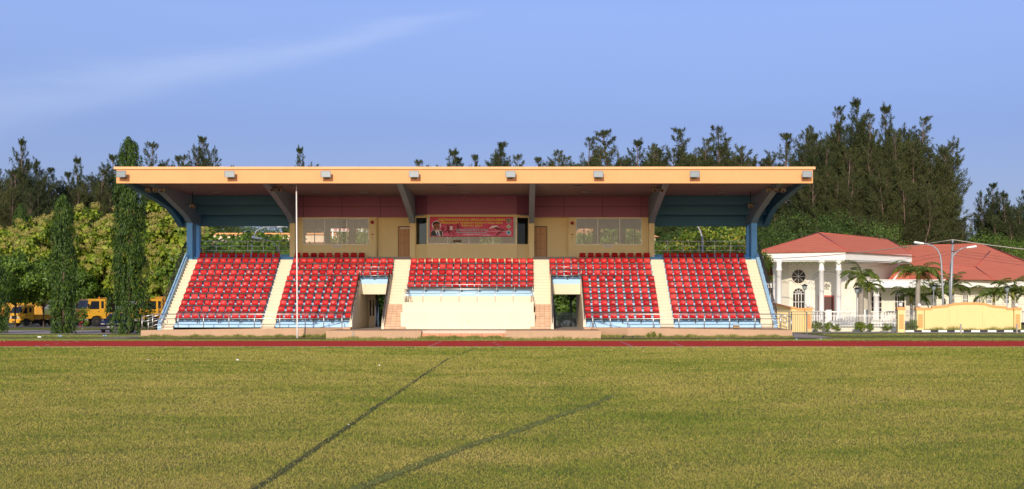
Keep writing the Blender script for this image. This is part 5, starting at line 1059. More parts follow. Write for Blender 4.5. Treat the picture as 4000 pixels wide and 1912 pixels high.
t = NT('dark_window_pane'); M['darkpane'] = t.end(t.bsdf(t.mix(t.noise(.9, 3), (.010, .010, .012), (.05, .035, .022)), .25, 0, .3))
c_ = P(3119, 1081, WD); vwin(c_.x, c_.z-.68, 1.36, 1.36, 'round', WD); c_ = P(3119, 1200, WD); vwin(c_.x, P(0, 1200, WD).z-.3, 1.1, P(0, 1127, WD).z - P(0, 1200, WD).z + .3, True, WD)
dx0 = P(3219, 0, WD).x; dx1 = P(3254, 0, WD).x; b = MB(); b.box(dx0-.45, dx1, WD-.05, WD-.002, .5, P(0, 1161, WD).z); d_ = vb('entrance_door', b, 'winglass'); d_.data.materials[0] = paint('dark_wood_door', (.08, .025, .018), .4); ORG[d_.name] = ORG[VL.name]
b = MB(); b.box(dx0-.55, dx0-.45, WD-.1, WD-.002, .5, P(0, 1158, WD).z+.08); b.box(dx1, dx1+.1, WD-.1, WD-.002, .5, P(0, 1158, WD).z+.08); b.box(dx0-.45, dx1, WD-.1, WD-.002, P(0, 1161, WD).z, P(0, 1158, WD).z+.08); b.build('door_frame', M['ridge'], d_)
# arch mouldings around the entrance
ac = P(3235, 1110, WD)
for k, rad in enumerate((2.1, 1.85, 1.6)):
    b = MB(); b.tube([(ac.x+rad*math.cos(math.pi*i/24), WD-.02-.02*k, ac.z-.5+rad*math.sin(math.pi*i/24)) for i in range(25)], .07, 5); b.tube([(ac.x-rad, WD-.02-.02*k, .6), (ac.x-rad, WD-.02-.02*k, ac.z-.5)], .07, 5); b.tube([(ac.x+rad, WD-.02-.02*k, .6), (ac.x+rad, WD-.02-.02*k, ac.z-.5)], .07, 5); vb('arch_moulding', b, 'trimw')
cr = P(3228, 1119, WD-.02); b = MB(); b.prx([(-.0, 0), (0, .5)], 0, .1) if False else None
b = MB(); b.lathe([(.17, -.05), (.15, -.10), (.05, -.12)], (cr.x, WD, cr.z), 6, 'y'); b.lathe([(.13, -.05), (.11, -.09), (.05, -.11)], (cr.x-.25, WD, cr.z+.02), 7, 'y'); b.lathe([(.13, -.05), (.11, -.09), (.05, -.11)], (cr.x+.25, WD, cr.z+.02), 7, 'y'); b.lathe([(.09, -.05), (.08, -.10), (.03, -.12)], (cr.x, WD, cr.z+.23), 6, 'y'); b.box(cr.x-.26, cr.x+.26, WD-.09, WD, cr.z-.30, cr.z-.20); vb('crest', b, 'concrete')
# garland under the eaves
b = MB(); g0 = P(3066, 1029, 151.5); g1 = P(3300, 1029, 150.2); b.tube([g0.lerp(g1, i/60) + Vector((0, 0, .12*math.sin(i*.9))) for i in range(61)], .03, 4); vb('garland', b, 'frond')
# side wall towards the right, upper part pale, dormer roof, flat canopy with columns
sx = P(3390, 0, 160)
b = MB(); b.add([(P(3352, 0, WD).x, WD, .3), (P(3560, 0, 166).x, 166, .3), (P(3560, 0, 166).x, 166, zb_), (P(3352, 0, WD).x, WD, zb_), (P(3352, 0, WD).x, WD+.3, .3), (P(3560, 0, 166).x, 166.3, .3), (P(3560, 0, 166).x, 166.3, zb_), (P(3352, 0, WD).x, WD+.3, zb_)], [(0, 1, 2, 3), (7, 6, 5, 4), (3, 2, 6, 7), (0, 4, 5, 1)]); vb('side_wall', b, 'villa')
cd = 154.5; z0 = P(0, 1124, cd).z; z1 = P(0, 1096, cd).z; cx0 = P(3372, 0, cd).x; cx1 = P(3690, 0, cd).x
b = MB(); b.box(cx0, cx1, cd, 164, z0, z1); b.box(cx0-.1, cx1+.1, cd-.1, 164, z1, z1+.08); vb('canopy', b, 'trimw')
# right wing: long, with red roof
rwd = 160; RW0 = P(3500, 0, rwd).x; RW1 = P(4160, 0, rwd).x
b = MB(); b.box(cx0+.3, RW0, 158.5, 158.8, .3, z0); b.box(RW0, RW1, rwd, rwd+.3, .3, P(0, 1123, rwd).z); vb('right_wing_wall', b, 'villa')
fz0 = P(0, 1123, 158).z; fz1 = P(0, 1095, 158).z; kx = P(3768, 0, 158)
ring([(P(3600, 0, 159.5).x, 159.5), (kx.x, 157.5), (P(4170, 0, 158.2).x, 158.2)], fz0, fz1, .25, 'roof_fascia', 'trimw')
b = MB(); b.face([(P(3480, 0, 159.7).x, 159.7, fz0+.01), (kx.x, 157.7, fz0+.01), (P(4170, 0, 158).x, 158.4, fz0+.01), (P(4170, 0, 158).x, 170, fz0+.01), (P(3480, 0, 159).x, 170, fz0+.01)]); vb('eaves_soffit', b, 'trimw')
r0 = P(3512, 962, 178); r1_ = P(3835, 953, 178); r2 = P(4140, 1095, 158); r3 = P(3765, 1092, 157.3); r4 = P(3470, 1096, 160.5); r5 = P(4150, 1000, 180)
b = MB(); b.face([r4, r3, r2 if False else P(3900, 1096, 157.5), r1_, r0]); b.face([P(3900, 1096, 157.5), P(4180, 1097, 157.8), r1_]); b.face([r1_, P(4180, 1097, 157.8), P(4180, 1097, 200)]); b.face([r0, r1_, P(4180, 1097, 200), Vector((r4.x, 200, r4.z))]); b.face([r4, r0, Vector((r4.x, 200, r4.z))]); vb('roof', b, 'redroof')
# projecting hipped part of the right roof
h0 = P(3680, 1036, 163.2); h1 = P(3811, 1045, 163.0); h2 = P(3867, 983, 171.5); h3 = P(3884, 1095, 156.6); h4 = P(3660, 1092, 157.0)
b = MB(); b.face([h4, h3, h1, h0]); b.face([h3, P(3960, 1096, 157.0), h2, h1]); vb('roof', b, 'redroof')
ridge([h0, h1]); ridge([h1, h3]); ridge([h1, h2]); ridge([r0, r1_]); ridge([r1_, P(4180, 1090, 157.6)]); ridge([P(3514, 962, 177), P(3562, 1000, 166)])
# small lean-to roof between the two wings
b = MB(); b.face([P(3472, 1090, 157.8), P(3550, 1092, 157.8), P(3556, 1030, 163), P(3516, 1034, 163)]); vb('roof', b, 'redroof'); b = MB(); b.tube([P(3490, 1094, 157.5), P(3535, 1040, 162.5)], .10, 5); vb('verge_board', b, 'trimw')
# windows and doors of the right wing
for px, w in ((3423, 1.0), (3514, .95), (3342, .8)):
    c_ = P(px, 0, 158.5); dd = 158.5 if px > 3380 else 157.2
    c_ = P(px, 0, dd); vwin(c_.x, .6, w, P(0, 1138, dd).z-.6, True, dd-.02)
for px in (3770, 3817, 3862, 3930): c_ = P(px, 0, rwd); vwin(c_.x, 2.2, .5, .85, False, rwd, 4)
for z in (1.3, 2.1, 2.9, 3.5):
    b = MB(); b.box(RW0, RW1, rwd-.01, rwd, z, z+.03); vb('wall_groove', b, 'concrete')
b = MB(); b.box(P(2975, 0, 150).x, P(3560, 0, 150).x, 149.5, 158.5, 0, .5); vb('porch_floor', b, 'trimw')
# balustrade in front of the porch
bal = empty('balustrade', (P(3330, 0, 148).x, 148, 0), 'white balustrade with turned balusters in front of the villa porch', 'balustrade')
b = MB(); bx0 = P(3160, 0, 148).x; bx1 = P(3520, 0, 148).x; zt_ = P(0, 1216, 148).z; b.box(bx0, bx1, 147.9, 148.15, zt_-.12, zt_); b.box(bx0, bx1, 147.92, 148.12, .3, .45); b.build('handrail', M['trimw'], bal)
b = MB(); x = bx0
while x < bx1: b.lathe([(.05, .45), (.09, .62), (.04, .85), (.06, zt_-.12)], (x, 148.02, 0), 6); x += .26
st_ = b.build('baluster', M['trimw'], bal); st_['kind'] = 'stuff'
for px in (3236, 3380): xx = P(px, 0, 148).x; b = MB(); b.box(xx-.25, xx+.25, 147.8, 148.25, 0, zt_+.12); b.build('pedestal', M['trimw'], bal)
# white picket fence
pf = empty('picket_fence', (P(3300, 0, 120).x, 120, 0), 'white steel picket fence with low plinth wall in front of the villa', 'fence')
fx0 = P(3165, 0, 120).x; fx1 = P(3506, 0, 120).x; zt_ = P(0, 1235, 120).z; b = MB(); b.box(fx0, fx1, 119.9, 120.1, 0, .30); b.build('plinth_wall', M['villa'], pf)
b = MB(); b.box(fx0, fx1, 119.97, 120.01, zt_-.02, zt_+.03); b.box(fx0, fx1, 119.97, 120.01, .42, .46); b.build('rail', M['white'], pf)
b = MB(); x = fx0; n = 0
while x < fx1: b.box(x-.013, x+.013, 119.94, 119.968, .32, zt_+.14); x += .115; n += 1
o = b.build('picket', M['white'], pf); o['kind'] = 'stuff'
M['steeldark'] = paint('grey_painted_steel', (.13, .13, .13), .5, .1, .2, bump=0)
# grey steel fence beside the stand
gf = empty('steel_fence', (P(3120, 0, 108).x, 108, 0), 'grey steel bar fence beside the right end of the stand', 'fence')
fx0 = P(3038, 0, 108).x; fx1 = P(3219, 0, 108).x; zt_ = P(0, 1219, 108).z; z2 = P(0, 1228, 108).z
b = MB(); b.box(fx0, fx1, 107.98, 108.02, zt_-.03, zt_+.02); b.box(fx0, fx1, 107.98, 108.02, z2-.02, z2+.02); b.box(fx0, fx1, 107.98, 108.02, .10, .14); b.build('rail', M['steeldark'], gf) if 'steeldark' in M else None
n = 26
for i in range(n+1):
    x = fx0 + (fx1-fx0)*i/n; b = MB(); b.tube([(x, 107.965, .1), (x, 107.965, z2)], .013, 5); b.build('bar', M['steeldark'], gf)
for px in (3083, 3092, 3152, 3219): x = P(px, 0, 108).x; b = MB(); b.box(x-.035, x+.035, 108.022, 108.09, 0, zt_+.02); b.build('post', M['steeldark'], gf)
# boundary walls in cream with orange coping
M['wallc'] = paint('boundary_wall_cream', (.80, .62, .28), .65, .04, .15); M['wallo'] = paint('boundary_wall_orange', (.80, .36, .12), .6, .05, .15); M['globe'] = paint('white_globe_lamp', (.82, .80, .76), .3, .03, 0, bump=0)
def pillar(px0, px1, ptop, d, par, globe=True):
    x0 = P(px0, 0, d).x; x1 = P(px1, 0, d).x; zt_ = P(0, ptop, d).z; w = x1-x0
    b = MB(); b.box(x0+.05, x1-.05, d, d+w-.1, 0, zt_-.2); b.build('pillar', M['wallc'], par)
    b = MB(); b.box(x0, x1, d-.05, d+w-.05, zt_-.2, zt_); b.build('pillar_cap', M['wallo'], par)
    for i in range(5): zz = .25+i*(zt_-.75)/5; b = MB(); b.box(x0+w*.22, x1-w*.22, d-.02, d-.001, zz, zz+(zt_-.75)/5-.02); b.build('orange_panel', M['wallo'], par)
    if globe:
        gl = empty('globe_lamp', ((x0+x1)/2, d+w/2, zt_), 'white ball lamp on the %s' % globe, 'lamp', 'white ball lamps on the wall pillars'); r = .15
        b = MB(); b.lathe([(r*math.sin(math.pi*i/10)+.001, r-r*math.cos(math.pi*i/10)+.03) for i in range(11)], ((x0+x1)/2, d+w/2, zt_), 16); b.build('globe', M['globe'], gl)
        b = MB(); b.lathe([(.08, 0), (.06, .04)], ((x0+x1)/2, d+w/2, zt_), 10); b.build('base', M['steeldark'], gl)
def curved_wall(prof, d, label, loc, pils):
    e = empty('boundary_wall', (loc, d, 0), label, 'wall'); pts = [P(a, b_, d) for a, b_ in prof]
    b = MB(); b.pry([(pts[0].x, 0)] + [(p.x, p.z-.16) for p in pts] + [(pts[-1].x, 0)], d+.1, d+.3); b.build('wall_panel', M['wallc'], e)
    b = MB()
    for a, c in zip(pts[:-1], pts[1:]):
        if abs(a.x-c.x) < .05: continue
        b.add([(a.x, d+.02, a.z-.16), (c.x, d+.02, c.z-.16), (c.x, d+.38, c.z-.16), (a.x, d+.38, a.z-.16), (a.x, d+.02, a.z), (c.x, d+.02, c.z), (c.x, d+.38, c.z), (a.x, d+.38, a.z)], [(0, 3, 2, 1), (4, 5, 6, 7), (0, 1, 5, 4), (2, 3, 7, 6)] + ([(1, 2, 6, 5)]) + [(3, 0, 4, 7)])
    b.build('coping', M['wallo'], e)
    for q in pils: pillar(*q[:4], e, q[4])
    return e
w1 = curved_wall([(3613, 1203), (3640, 1203), (3641, 1197), (3700, 1192), (3730, 1184), (3770, 1181.5), (3820, 1181.5), (3850, 1185), (3880, 1193), (3915, 1196), (3932, 1197), (3933, 1203), (3960, 1203)], 123.6, 'long cream boundary wall with curved orange coping at the right', P(3780, 0, 123.6).x, [(3578, 3612, 1202, 123.5, 'pillar at the left end of the long cream wall'), (3960, 3991, 1202, 123.5, 'pillar at the right end of the long cream wall')])
for px in (3715, 3845): x = P(px, 0, 123.6).x; b = MB(); b.box(x-.12, x+.12, 123.66, 123.7, 0, P(0, 1192, 123.6).z); b.build('pilaster', M['wallc'], w1)
w2 = curved_wall([(2995, 1180), (3025, 1183), (3050, 1189), (3080, 1197), (3100, 1199), (3112, 1199.5), (3113, 1204), (3145, 1204)], 117.5, 'cream boundary wall with a swept orange coping behind the grey fence', P(3080, 0, 117.5).x, [(3143, 3174, 1203, 117.4, 'pillar beside the villa hedge at left')])
gp_ = empty('gate_pillar', (P(3521, 0, 116).x, 116, 0), 'free-standing cream and orange gate pillar left of the small gate', 'pillar'); pillar(3505, 3537, 1201, 116, gp_, 'free-standing gate pillar left of the small gate')
sg = empty('side_gate', (P(3556, 0, 119).x, 119, 0), 'small white tubular gate between the cream pillars', 'gate'); x0 = P(3539, 0, 119).x; x1 = P(3577, 0, 119).x
for i in range(6): x = x0+(x1-x0)*i/5; b = MB(); b.tube([(x, 119, .08), (x, 119, P(0, 1217, 119).z)], .015, 5); b.build('bar', M['frame'], sg)
b = MB(); zt_ = P(0, 1215, 119).z; b.tube([(x0, 119, zt_), (x1, 119, zt_)], .025, 6); b.tube([(x0, 119, zt_-.35), (x1, 119, zt_-.35)], .02, 6); b.tube([(x0, 119, .1), (x1, 119, .1)], .025, 6); b.build('gate_frame', M['frame'], sg)
rf = empty('wire_fence', (P(4010, 0, 123).x, 123, 0), 'grey bar fence at the right edge beside the wall pillar', 'fence')
for i in range(5): x = P(3995+i*7, 0, 124).x; b = MB(); b.tube([(x, 124, 0), (x, 124, 1.6)], .015, 5); b.build('bar', M['steeldark'], rf)
b = MB(); b.tube([(P(3992, 0, 124).x, 123.97, 1.5), (P(4060, 0, 124).x, 123.97, 1.5)], .02, 5); b.build('rail', M['steeldark'], rf)
# kerb stones, black and white
kx0 = P(3535, 0, 117.6).x; M['kerbk'] = paint('black_kerb_paint', (.03, .03, .035), .7, .2, .2)
for s_, nm in ((0, 'kerb_white'), (1, 'kerb_black')):
    b = MB(); x = kx0; i = 0
    while x < 48:
        wd_ = .66 if i % 2 == 0 else .56
        if i % 2 == s_: b.box(x+.01, x+wd_-.01, 117.5, 117.72, 0, .15)
        x += wd_; i += 1
    tag(b.build(nm, M['white'] if s_ == 0 else M['kerbk']), kind='structure')
# bollard posts
for px, lb in ((3753, 'short grey post standing in front of the middle of the cream wall'), (3972, 'short grey post in front of the right end of the cream wall')):
    q = G(px, 1303); e = empty('bollard', q, lb, 'post', 'short grey posts by the street'); b = MB(); b.box(q.x-.05, q.x+.05, q.y-.05, q.y+.05, 0, .62); b.build('post', M['concrete'], e, bevel=.01); b = MB(); b.box(q.x-.055, q.x+.055, q.y-.055, q.y+.055, .62, .66); b.build('post_cap', M['concrete'], e)
# street lamps, power pole, garden lanterns, cables
def street_lamp(pole, head, d, r, label, drop=0, hw=.75):
    pts = [P(a, b_, d) for a, b_ in pole]; pts[0] = Vector((pts[0].x, d, 0)); hp = P(head[0], head[1], d); e = empty('street_lamp', pts[0], label, 'street lamp', 'curved grey street lamps')
    b = MB(); b.tube(pts + [hp], r, 9, r*.45); b.build('pole', M['galv'], e)
    sgn = 1 if hp.x > pts[0].x else -1; t_ = Matrix.Translation(hp) @ Matrix.Rotation(R(-8*sgn if drop == 0 else drop), 4, 'Y')
    b = MB(); b.add([(-.10*sgn, -.10, -.05), (hw*sgn, -.15, -.04), (hw*sgn, .15, -.04), (-.10*sgn, .10, -.05), (-.10*sgn, -.07, .08), (hw*.9*sgn, -.11, .10), (hw*.9*sgn, .11, .10), (-.10*sgn, .07, .08)], [(0, 3, 2, 1), (4, 5, 6, 7), (0, 1, 5, 4), (1, 2, 6, 5), (2, 3, 7, 6), (3, 0, 4, 7)]); b.xf(t_); b.build('lamp_head', M['white'], e, bevel=.02)
    b = MB(); b.box(.18*sgn, (hw-.05)*sgn, -.11, .11, -.10, -.045); b.xf(t_); b.build('lamp_glass', M['lampglass'], e); return e
M['galv'] = paint('galvanised_steel', (.36, .38, .40), .5, .08, .15, metal=.3, bump=0)
street_lamp([(3686, 1190), (3683, 1150), (3677, 1030), (3673, 1000), (3663, 977), (3645, 962), (3622, 954)], (3604, 952), 130, .09, 'tall curved street lamp arching left above the villa palms')
street_lamp([(3710, 1190), (3711, 1100), (3713, 1040), (3720, 1008), (3735, 985), (3757, 971)], (3780, 968), 130, .09, 'tall curved street lamp arching right beside the power pole')
street_lamp([(980, 1100), (984, 960), (988, 930), (1000, 905), (1020, 892), (1040, 888)], (1090, 886), 119, .055, 'curved street lamp behind the left open bay, arching right', hw=.6)
street_lamp([(1098, 1100), (1090, 990), (1080, 965), (1062, 946), (1040, 937)], (1020, 933), 119, .055, 'lower curved street lamp behind the left open bay, arching left')
street_lamp([(2744, 1100), (2744, 960), (2742, 925), (2734, 900), (2722, 878)], (2695, 862), 119, .085, 'curved street lamp behind the right open bay, head hidden by the beam')
pp = empty('power_pole', (P(3722, 0, 128).x, 128, 0), 'straight power pole carrying cables between the two street lamps', 'power pole'); pq = P(3722, 938, 128)
b = MB(); b.tube([(pp.location.x-.25, 128, 0), (pq.x, 128, pq.z)], .12, 10, .09); b.build('pole', M['galv'], pp); b = MB(); b.box(pq.x-.22, pq.x+.22, 127.85, 127.93, pq.z-.35, pq.z-.28); b.box(pq.x-.15, pq.x+.3, 127.85, 127.93, pq.z-.95, pq.z-.89); b.build('cross_arm', M['dark'], pp)
for i in range(3): b = MB(); b.lathe([(.03, 0), (.06, .05), (.03, .10)], (pq.x-.15+i*.16, 127.8, pq.z-.27), 8); b.build('insulator', M['dark'], pp)
def cable(name, a, c, sag, r, mat, label, grp='overhead cables by the villa'):
    b = MB(); pts = [a.lerp(c, i/24) - Vector((0, 0, sag*4*(i/24)*(1-i/24))) for i in range(25)]; b.tube(pts, r, 5); tag(b.build(name, mat), label, 'cable', grp)
M['cablegrey'] = paint('grey_cable', (.38, .34, .29), .6, bump=0); M['cabledark'] = paint('dark_cable', (.06, .05, .06), .6, bump=0)
cable('overhead_cable', P(2960, 1013, 150), P(3722, 937, 128), .3, .035, M['cablegrey'], 'thick pale cable running left from the power pole top over the villa roof'); cable('overhead_cable', P(3722, 937, 128), P(4500, 1003, 126), .3, .04, M['cablegrey'], 'thick pale cable running right from the power pole top')
for a_, c_, lb in (((3722, 975), (4500, 1056), 'uppermost thin dark cable running right across the red roof'), ((3722, 985), (4500, 1066), 'second thin dark cable running right across the red roof'), ((3722, 997), (4500, 1078), 'lowest thin dark cable running right across the red roof'), ((3722, 978), (3300, 1030), 'uppermost thin dark cable running left from the power pole'), ((3722, 990), (3300, 1048), 'lower thin dark cable running left from the power pole')):
    cable('overhead_cable', P(*a_, 128), P(*c_, 128), .25, .010, M['cabledark'], lb)
q2 = P(4500, 1000, 127); pp2 = empty('power_pole', (q2.x, 127.9, 0), 'power pole beyond the right edge that carries the far cable ends', 'power pole'); b = MB(); b.tube([(q2.x, 127.9, 0), (q2.x, 127.9, q2.z+.1)], .15, 10, .11); b.build('pole', M['galv'], pp2); b = MB(); b.box(q2.x-.22, q2.x+.22, 127.7, 127.78, q2.z-.2, q2.z-.12); b.build('cross_arm', M['dark'], pp2)
def lantern(px, pt, d, label):
    q = P(px, pt, d); e = empty('garden_lantern', (q.x, d, 0), label, 'garden lamp', 'grey garden lanterns before the villa'); b = MB(); b.tube([(q.x, d, 0), (q.x, d, q.z-.5)], .045, 8); b.build('pole', M['galv'], e)
    b = MB(); b.lathe([(.05, 0), (.16, .12), (.20, .36), (.19, .38)], (q.x, d, q.z-.5), 8); b.build('lantern_body', M['lampglass'], e); b = MB(); b.lathe([(.30, -.12), (.27, -.08), (.06, .02), (.02, .06)], (q.x, d, q.z), 8); b.build('lantern_cap', M['dark'], e)
lantern(3143, 1112, 130, 'garden lantern in front of the arched villa window'); lantern(3347, 1125, 132, 'garden lantern hidden behind the portico palm'); lantern(3647, 1114, 136, 'garden lantern left of the tall street lamps'); lantern(3934, 1119, 134, 'garden lantern right, behind the long cream wall')
# ------------------------------------------------------------------ building behind the stand
bb_ = empty('back_building', (-18, 150, 0), 'long cream building with terracotta porch roof, glimpsed through the stand', 'building')
M['terroof'] = paint('terracotta_porch_roof', (.52, .24, .12), .6, .1, .2)
x0 = P(835, 0, 150).x; x1 = P(1500, 0, 150).x; zT = P(0, 917, 150).z; zM = P(0, 946, 150).z; zL = P(0, 957, 148).z
b = MB(); b.box(x0, x1, 150, 158, 0, zT); b.build('wall', M['cream'], bb_); b = MB(); b.box(x0-.3, x1+.3, 149.7, 158.3, zT, zT+.14); b.build('parapet', M['wallo'], bb_)
b = MB(); b.prx([(149.98, zM), (147.5, zL), (147.5, zL-.12), (149.98, zM-.15)], x0, x1); b.build('porch_roof', M['terroof'], bb_)
for i in range(6):
    xx = x0+1.5+i*2.6; b = MB(); b.box(xx, xx+1.3, 149.95, 149.99, 1.5, 3.6); b.build('window', M['darkpane'], bb_)
bc_ = empty('back_house', (6, 158, 0), 'cream house with orange trim behind the trees, seen through the right room', 'building'); x0 = P(2180, 0, 158).x; x1 = P(2560, 0, 158).x; zT = P(0, 903, 158).z
b = MB(); b.box(x0, x1, 158, 166, 0, zT-.6); b.build('wall', M['cream'], bc_); b = MB(); b.pry([(x0-.4, zT-.6), ((x0+x1)/2, zT+1.0), (x1+.4, zT-.6)], 157.6, 166.4); b.build('roof', M['terroof'], bc_)
b = MB(); b.box(x0+1, x0+2.2, 157.96, 157.99, 4.5, 6); b.build('window', M['darkpane'], bc_)
# fence and wall seen through the passages
sf = empty('slat_fence', (P(2210, 0, 122).x, 122, 0), 'white slat fence seen through the right passage', 'fence'); x0 = P(2140, 0, 122).x; x1 = P(2290, 0, 122).x
b = MB(); b.box(x0, x1, 122, 122.04, 1.25, 1.30); b.box(x0, x1, 122, 122.04, .3, .35); b.build('rail', M['frame'], sf)
n = 34
for i in range(n): x = x0+(x1-x0)*i/(n-1); b = MB(); b.box(x-.018, x+.018, 121.97, 121.998, .1, 1.45); b.build('slat', M['frame'], sf)
gp2 = empty('gate_post', (P(1458, 0, 143.5).x, 143.5, 0), 'weathered white gate post with thin pipe seen through the left passage', 'post'); x = gp2.location.x; b = MB(); b.box(x-.45, x+.45, 143.5, 144.1, 0, 1.9); b.build('pier', M['white'], gp2); b = MB(); b.tube([(x+.9, 143.3, 0), (x+.9, 143.3, 1.4)], .06, 8); b.build('pipe', M['white'], gp2)
tt_ = empty('tree_trunk', (P(2161, 0, 118).x, 118, 0), 'bare grey tree trunk at the left side of the right passage', 'tree'); x = tt_.location.x; b = MB(); b.tube([(x, 118, 0), (x+.05, 118, 1.2), (x-.1, 118, 2.6), (x+.1, 118, 4.2)], .17, 9, .13); b.build('trunk', M['barkpale'], tt_)
V_ = None
# ------------------------------------------------------------------ vehicles
M['truck'] = paint('yellow_truck_paint', (.72, .38, .035), .35, .06, .2); M['truckd'] = paint('dusty_yellow_truck_bed', (.55, .27, .03), .55, .1, .3); M['tyre'] = paint('rubber', (.02, .02, .02), .85, .1, .2, bump=0); M['rim'] = paint('steel_rim', (.30, .28, .26), .5); M['carglass'] = paint('vehicle_glass', (.015, .02, .028), .08, .1, 0, bump=0); M['chrome'] = paint('headlamp', (.7, .72, .72), .15, .05, 0, metal=.3, bump=0); M['amber'] = paint('amber_lens', (.7, .18, .02), .3, bump=0)
def wheel(e, x, y, r, w, side):
    b = MB(); b.lathe([(r*.62, -w/2), (r*.96, -w/2), (r, -w/2+.03), (r, w/2-.03), (r*.96, w/2), (r*.62, w/2)], (x, y, r), 22, 'y'); wl_ = b.build('wheel', M['tyre'], e, local=True); ORG[wl_.name] = Vector((0, 0, 0))
    b = MB(); b.lathe([(r*.64, -w/2+.02), (r*.60, -w/2+.02), (r*.3, -w/2+.06*(-side)), (r*.22, -w/2-.02), (r*.22, w/2+.02), (r*.6, w/2-.02), (r*.64, w/2-.02)], (x, y, r), 18, 'y'); b.build('rim', M['rim'], wl_, local=True)
def truck(loc, rz, big, label, grp='yellow works trucks in the car park', bed='drop', plate=None, beacon=False):
    """front towards -x, width along y"""
    e = empty('truck', (0, 0, 0), label, 'truck', grp); W_ = 2.2 if big else 1.75; hW = W_/2
    cl = 1.9 if big else 1.55; zt_ = 2.62 if big else 2.02; zb = .75 if big else .55; zw = 1.62 if big else 1.22; Ln = 7.2 if big else 4.9; wr = .48 if big else .36
    pf_ = [(.0, zb), (-.02, zw), (.16 if big else .38, zt_-.12), (.26 if big else .5, zt_), (cl-.12, zt_), (cl, zt_-.10), (cl, zb), (cl-.2, zb), (cl*.5+wr+.15, zb), (cl*.5+wr-.05, zb+wr*.45), (cl*.5, zb+wr*.62), (cl*.5-wr+.05, zb+wr*.45), (cl*.5-wr-.12, zb)]
    b = MB(); b.pry(pf_, -hW, hW); b.build('cab', M['truck'], e, local=True, bevel=.03)
    f0 = Vector((-.02, 0, zw)); f1 = Vector((pf_[2][0], 0, pf_[2][1])); nrm = Vector((-(f1.z-f0.z), 0, (f1.x-f0.x))).normalized()*.012
    a = f0.lerp(f1, .06)+nrm; c = f0.lerp(f1, .93)+nrm; b = MB(); b.add([(a.x, -hW+.10, a.z), (a.x, hW-.10, a.z), (c.x, hW-.16, c.z), (c.x, -hW+.16, c.z)], [(0, 1, 2, 3)]); b.build('windscreen', M['carglass'], e, local=True)
    for sy_ in (-1, 1):
        yy = sy_*(hW+.006); x0_ = .30 if big else .52; b = MB(); b.add([(x0_-.12 if big else x0_-.22, yy, zw+.02), (cl-.75, yy, zw+.02), (cl-.75, yy, zt_-.22), (x0_+.05, yy, zt_-.22)], [(0, 1, 2, 3)] if sy_ < 0 else [(3, 2, 1, 0)]); b.build('side_window', M['carglass'], e, local=True)
        b = MB(); b.box(cl-.55, cl-.28, min(yy, yy-sy_*.003), max(yy, yy-sy_*.003), zw+.1, zt_-.22); b.build('quarter_window', M['carglass'], e, local=True)
        b = MB(); b.box(cl-.88, cl-.74, sy_*hW, sy_*(hW+.03), zw-.22, zw-.17); b.build('door_handle', M['black'], e, local=True)
        b = MB(); b.box(-.02, .08, sy_*(hW+.10)-.07, sy_*(hW+.10)+.07, zw+.1, zw+.5); b.tube([(.05, sy_*hW, zw+.55), (.03, sy_*(hW+.12), zw+.5)], .015, 5); b.build('mirror', M['black'], e, local=True)
        b = MB(); hy = sy_*(hW-.28); b.box(-.055, -.021, hy-.16, hy+.16, zb+.20, zb+.36); b.build('headlight', M['chrome'], e, local=True)
        b = MB(); b.box(-.05, -.021, sy_*(hW-.06)-.05, sy_*(hW-.06)+.05, zb+.40, zb+.50); b.build('indicator', M['amber'], e, local=True)
    b = MB(); b.box(-.045, -.021, -hW+.5, hW-.5, zb+.16, zb+.46)
    for i in range(3): b.box(-.06, -.045, -hW+.5, hW-.5, zb+.18+i*.09, zb+.22+i*.09)
    b.build('grille', M['black'], e, local=True)
    b = MB(); b.box(-.12, .05, -hW+.02, hW-.02, zb-.22, zb-.0); b.build('bumper', M['truck'] if not big else M['rim'], e, local=True, bevel=.02)
    b = MB(); b.box(-.13, -.121, -.22, .22, zb-.18, zb-.06); npl = b.build('number_plate', M['black'], e, local=True)
    b = MB(); b.box(.3, Ln-.1, -.45, .45, zb-.12, zb+.05); b.box(cl+.1, Ln-.4, -hW+.25, -hW+.5, zb-.3, zb); b.build('chassis', M['black'], e, local=True)
    for x_w in (cl*.5, Ln-1.2):
        for sy_ in (-1, 1): wheel(e, x_w, sy_*(hW-.17), wr, .24 if x_w < 2 else .34, sy_)
    bz0 = zb+.12; bh = .42 if bed == 'drop' else 1.35; b = MB(); bw = hW+.06
    b.box(cl+.12, Ln, -bw, bw, bz0, bz0+.08); b.box(cl+.12, cl+.17, -bw, bw, bz0+.08, bz0+bh+(.6 if bed != 'drop' else 0)); b.box(Ln-.05, Ln, -bw, bw, bz0+.08, bz0+bh)
    b.box(cl+.17, Ln-.05, -bw, -bw+.05, bz0+.08, bz0+bh); b.box(cl+.17, Ln-.05, bw-.05, bw, bz0+.08, bz0+bh); b.build('bed', M['truckd'], e, local=True)
    b = MB()
    nst = 4 if bed == 'drop' else 8
    for i in range(nst+1):
        x = cl+.17+(Ln-cl-.25)*i/nst
        for sy_ in (-1, 1): b.box(x-.03, x+.03, sy_*bw-.03, sy_*bw+.03, bz0+.08, bz0+bh+.03)
    b.box(cl+.12, Ln, -bw-.035, -bw, bz0+bh-.06, bz0+bh+.02); b.box(cl+.12, Ln, bw, bw+.035, bz0+bh-.06, bz0+bh+.02); b.build('bed_ribs', M['truck'], e, local=True)
    if bed == 'drop':
        b = MB(); b.tube([(cl+.08, -hW+.1, bz0), (cl+.08, -hW+.1, zt_+.08), (cl+.08, hW-.1, zt_+.08), (cl+.08, hW-.1, bz0)], .035, 6); b.build('headboard_frame', M['truck'], e, local=True)
    if beacon: b = MB(); b.lathe([(.07, 0), (.07, .14), (.03, .2)], (cl-.35, -.3, zt_), 10); b.build('beacon', M['amber'], e, local=True)
    e.location = loc; e.rotation_euler = (0, 0, rz); return e
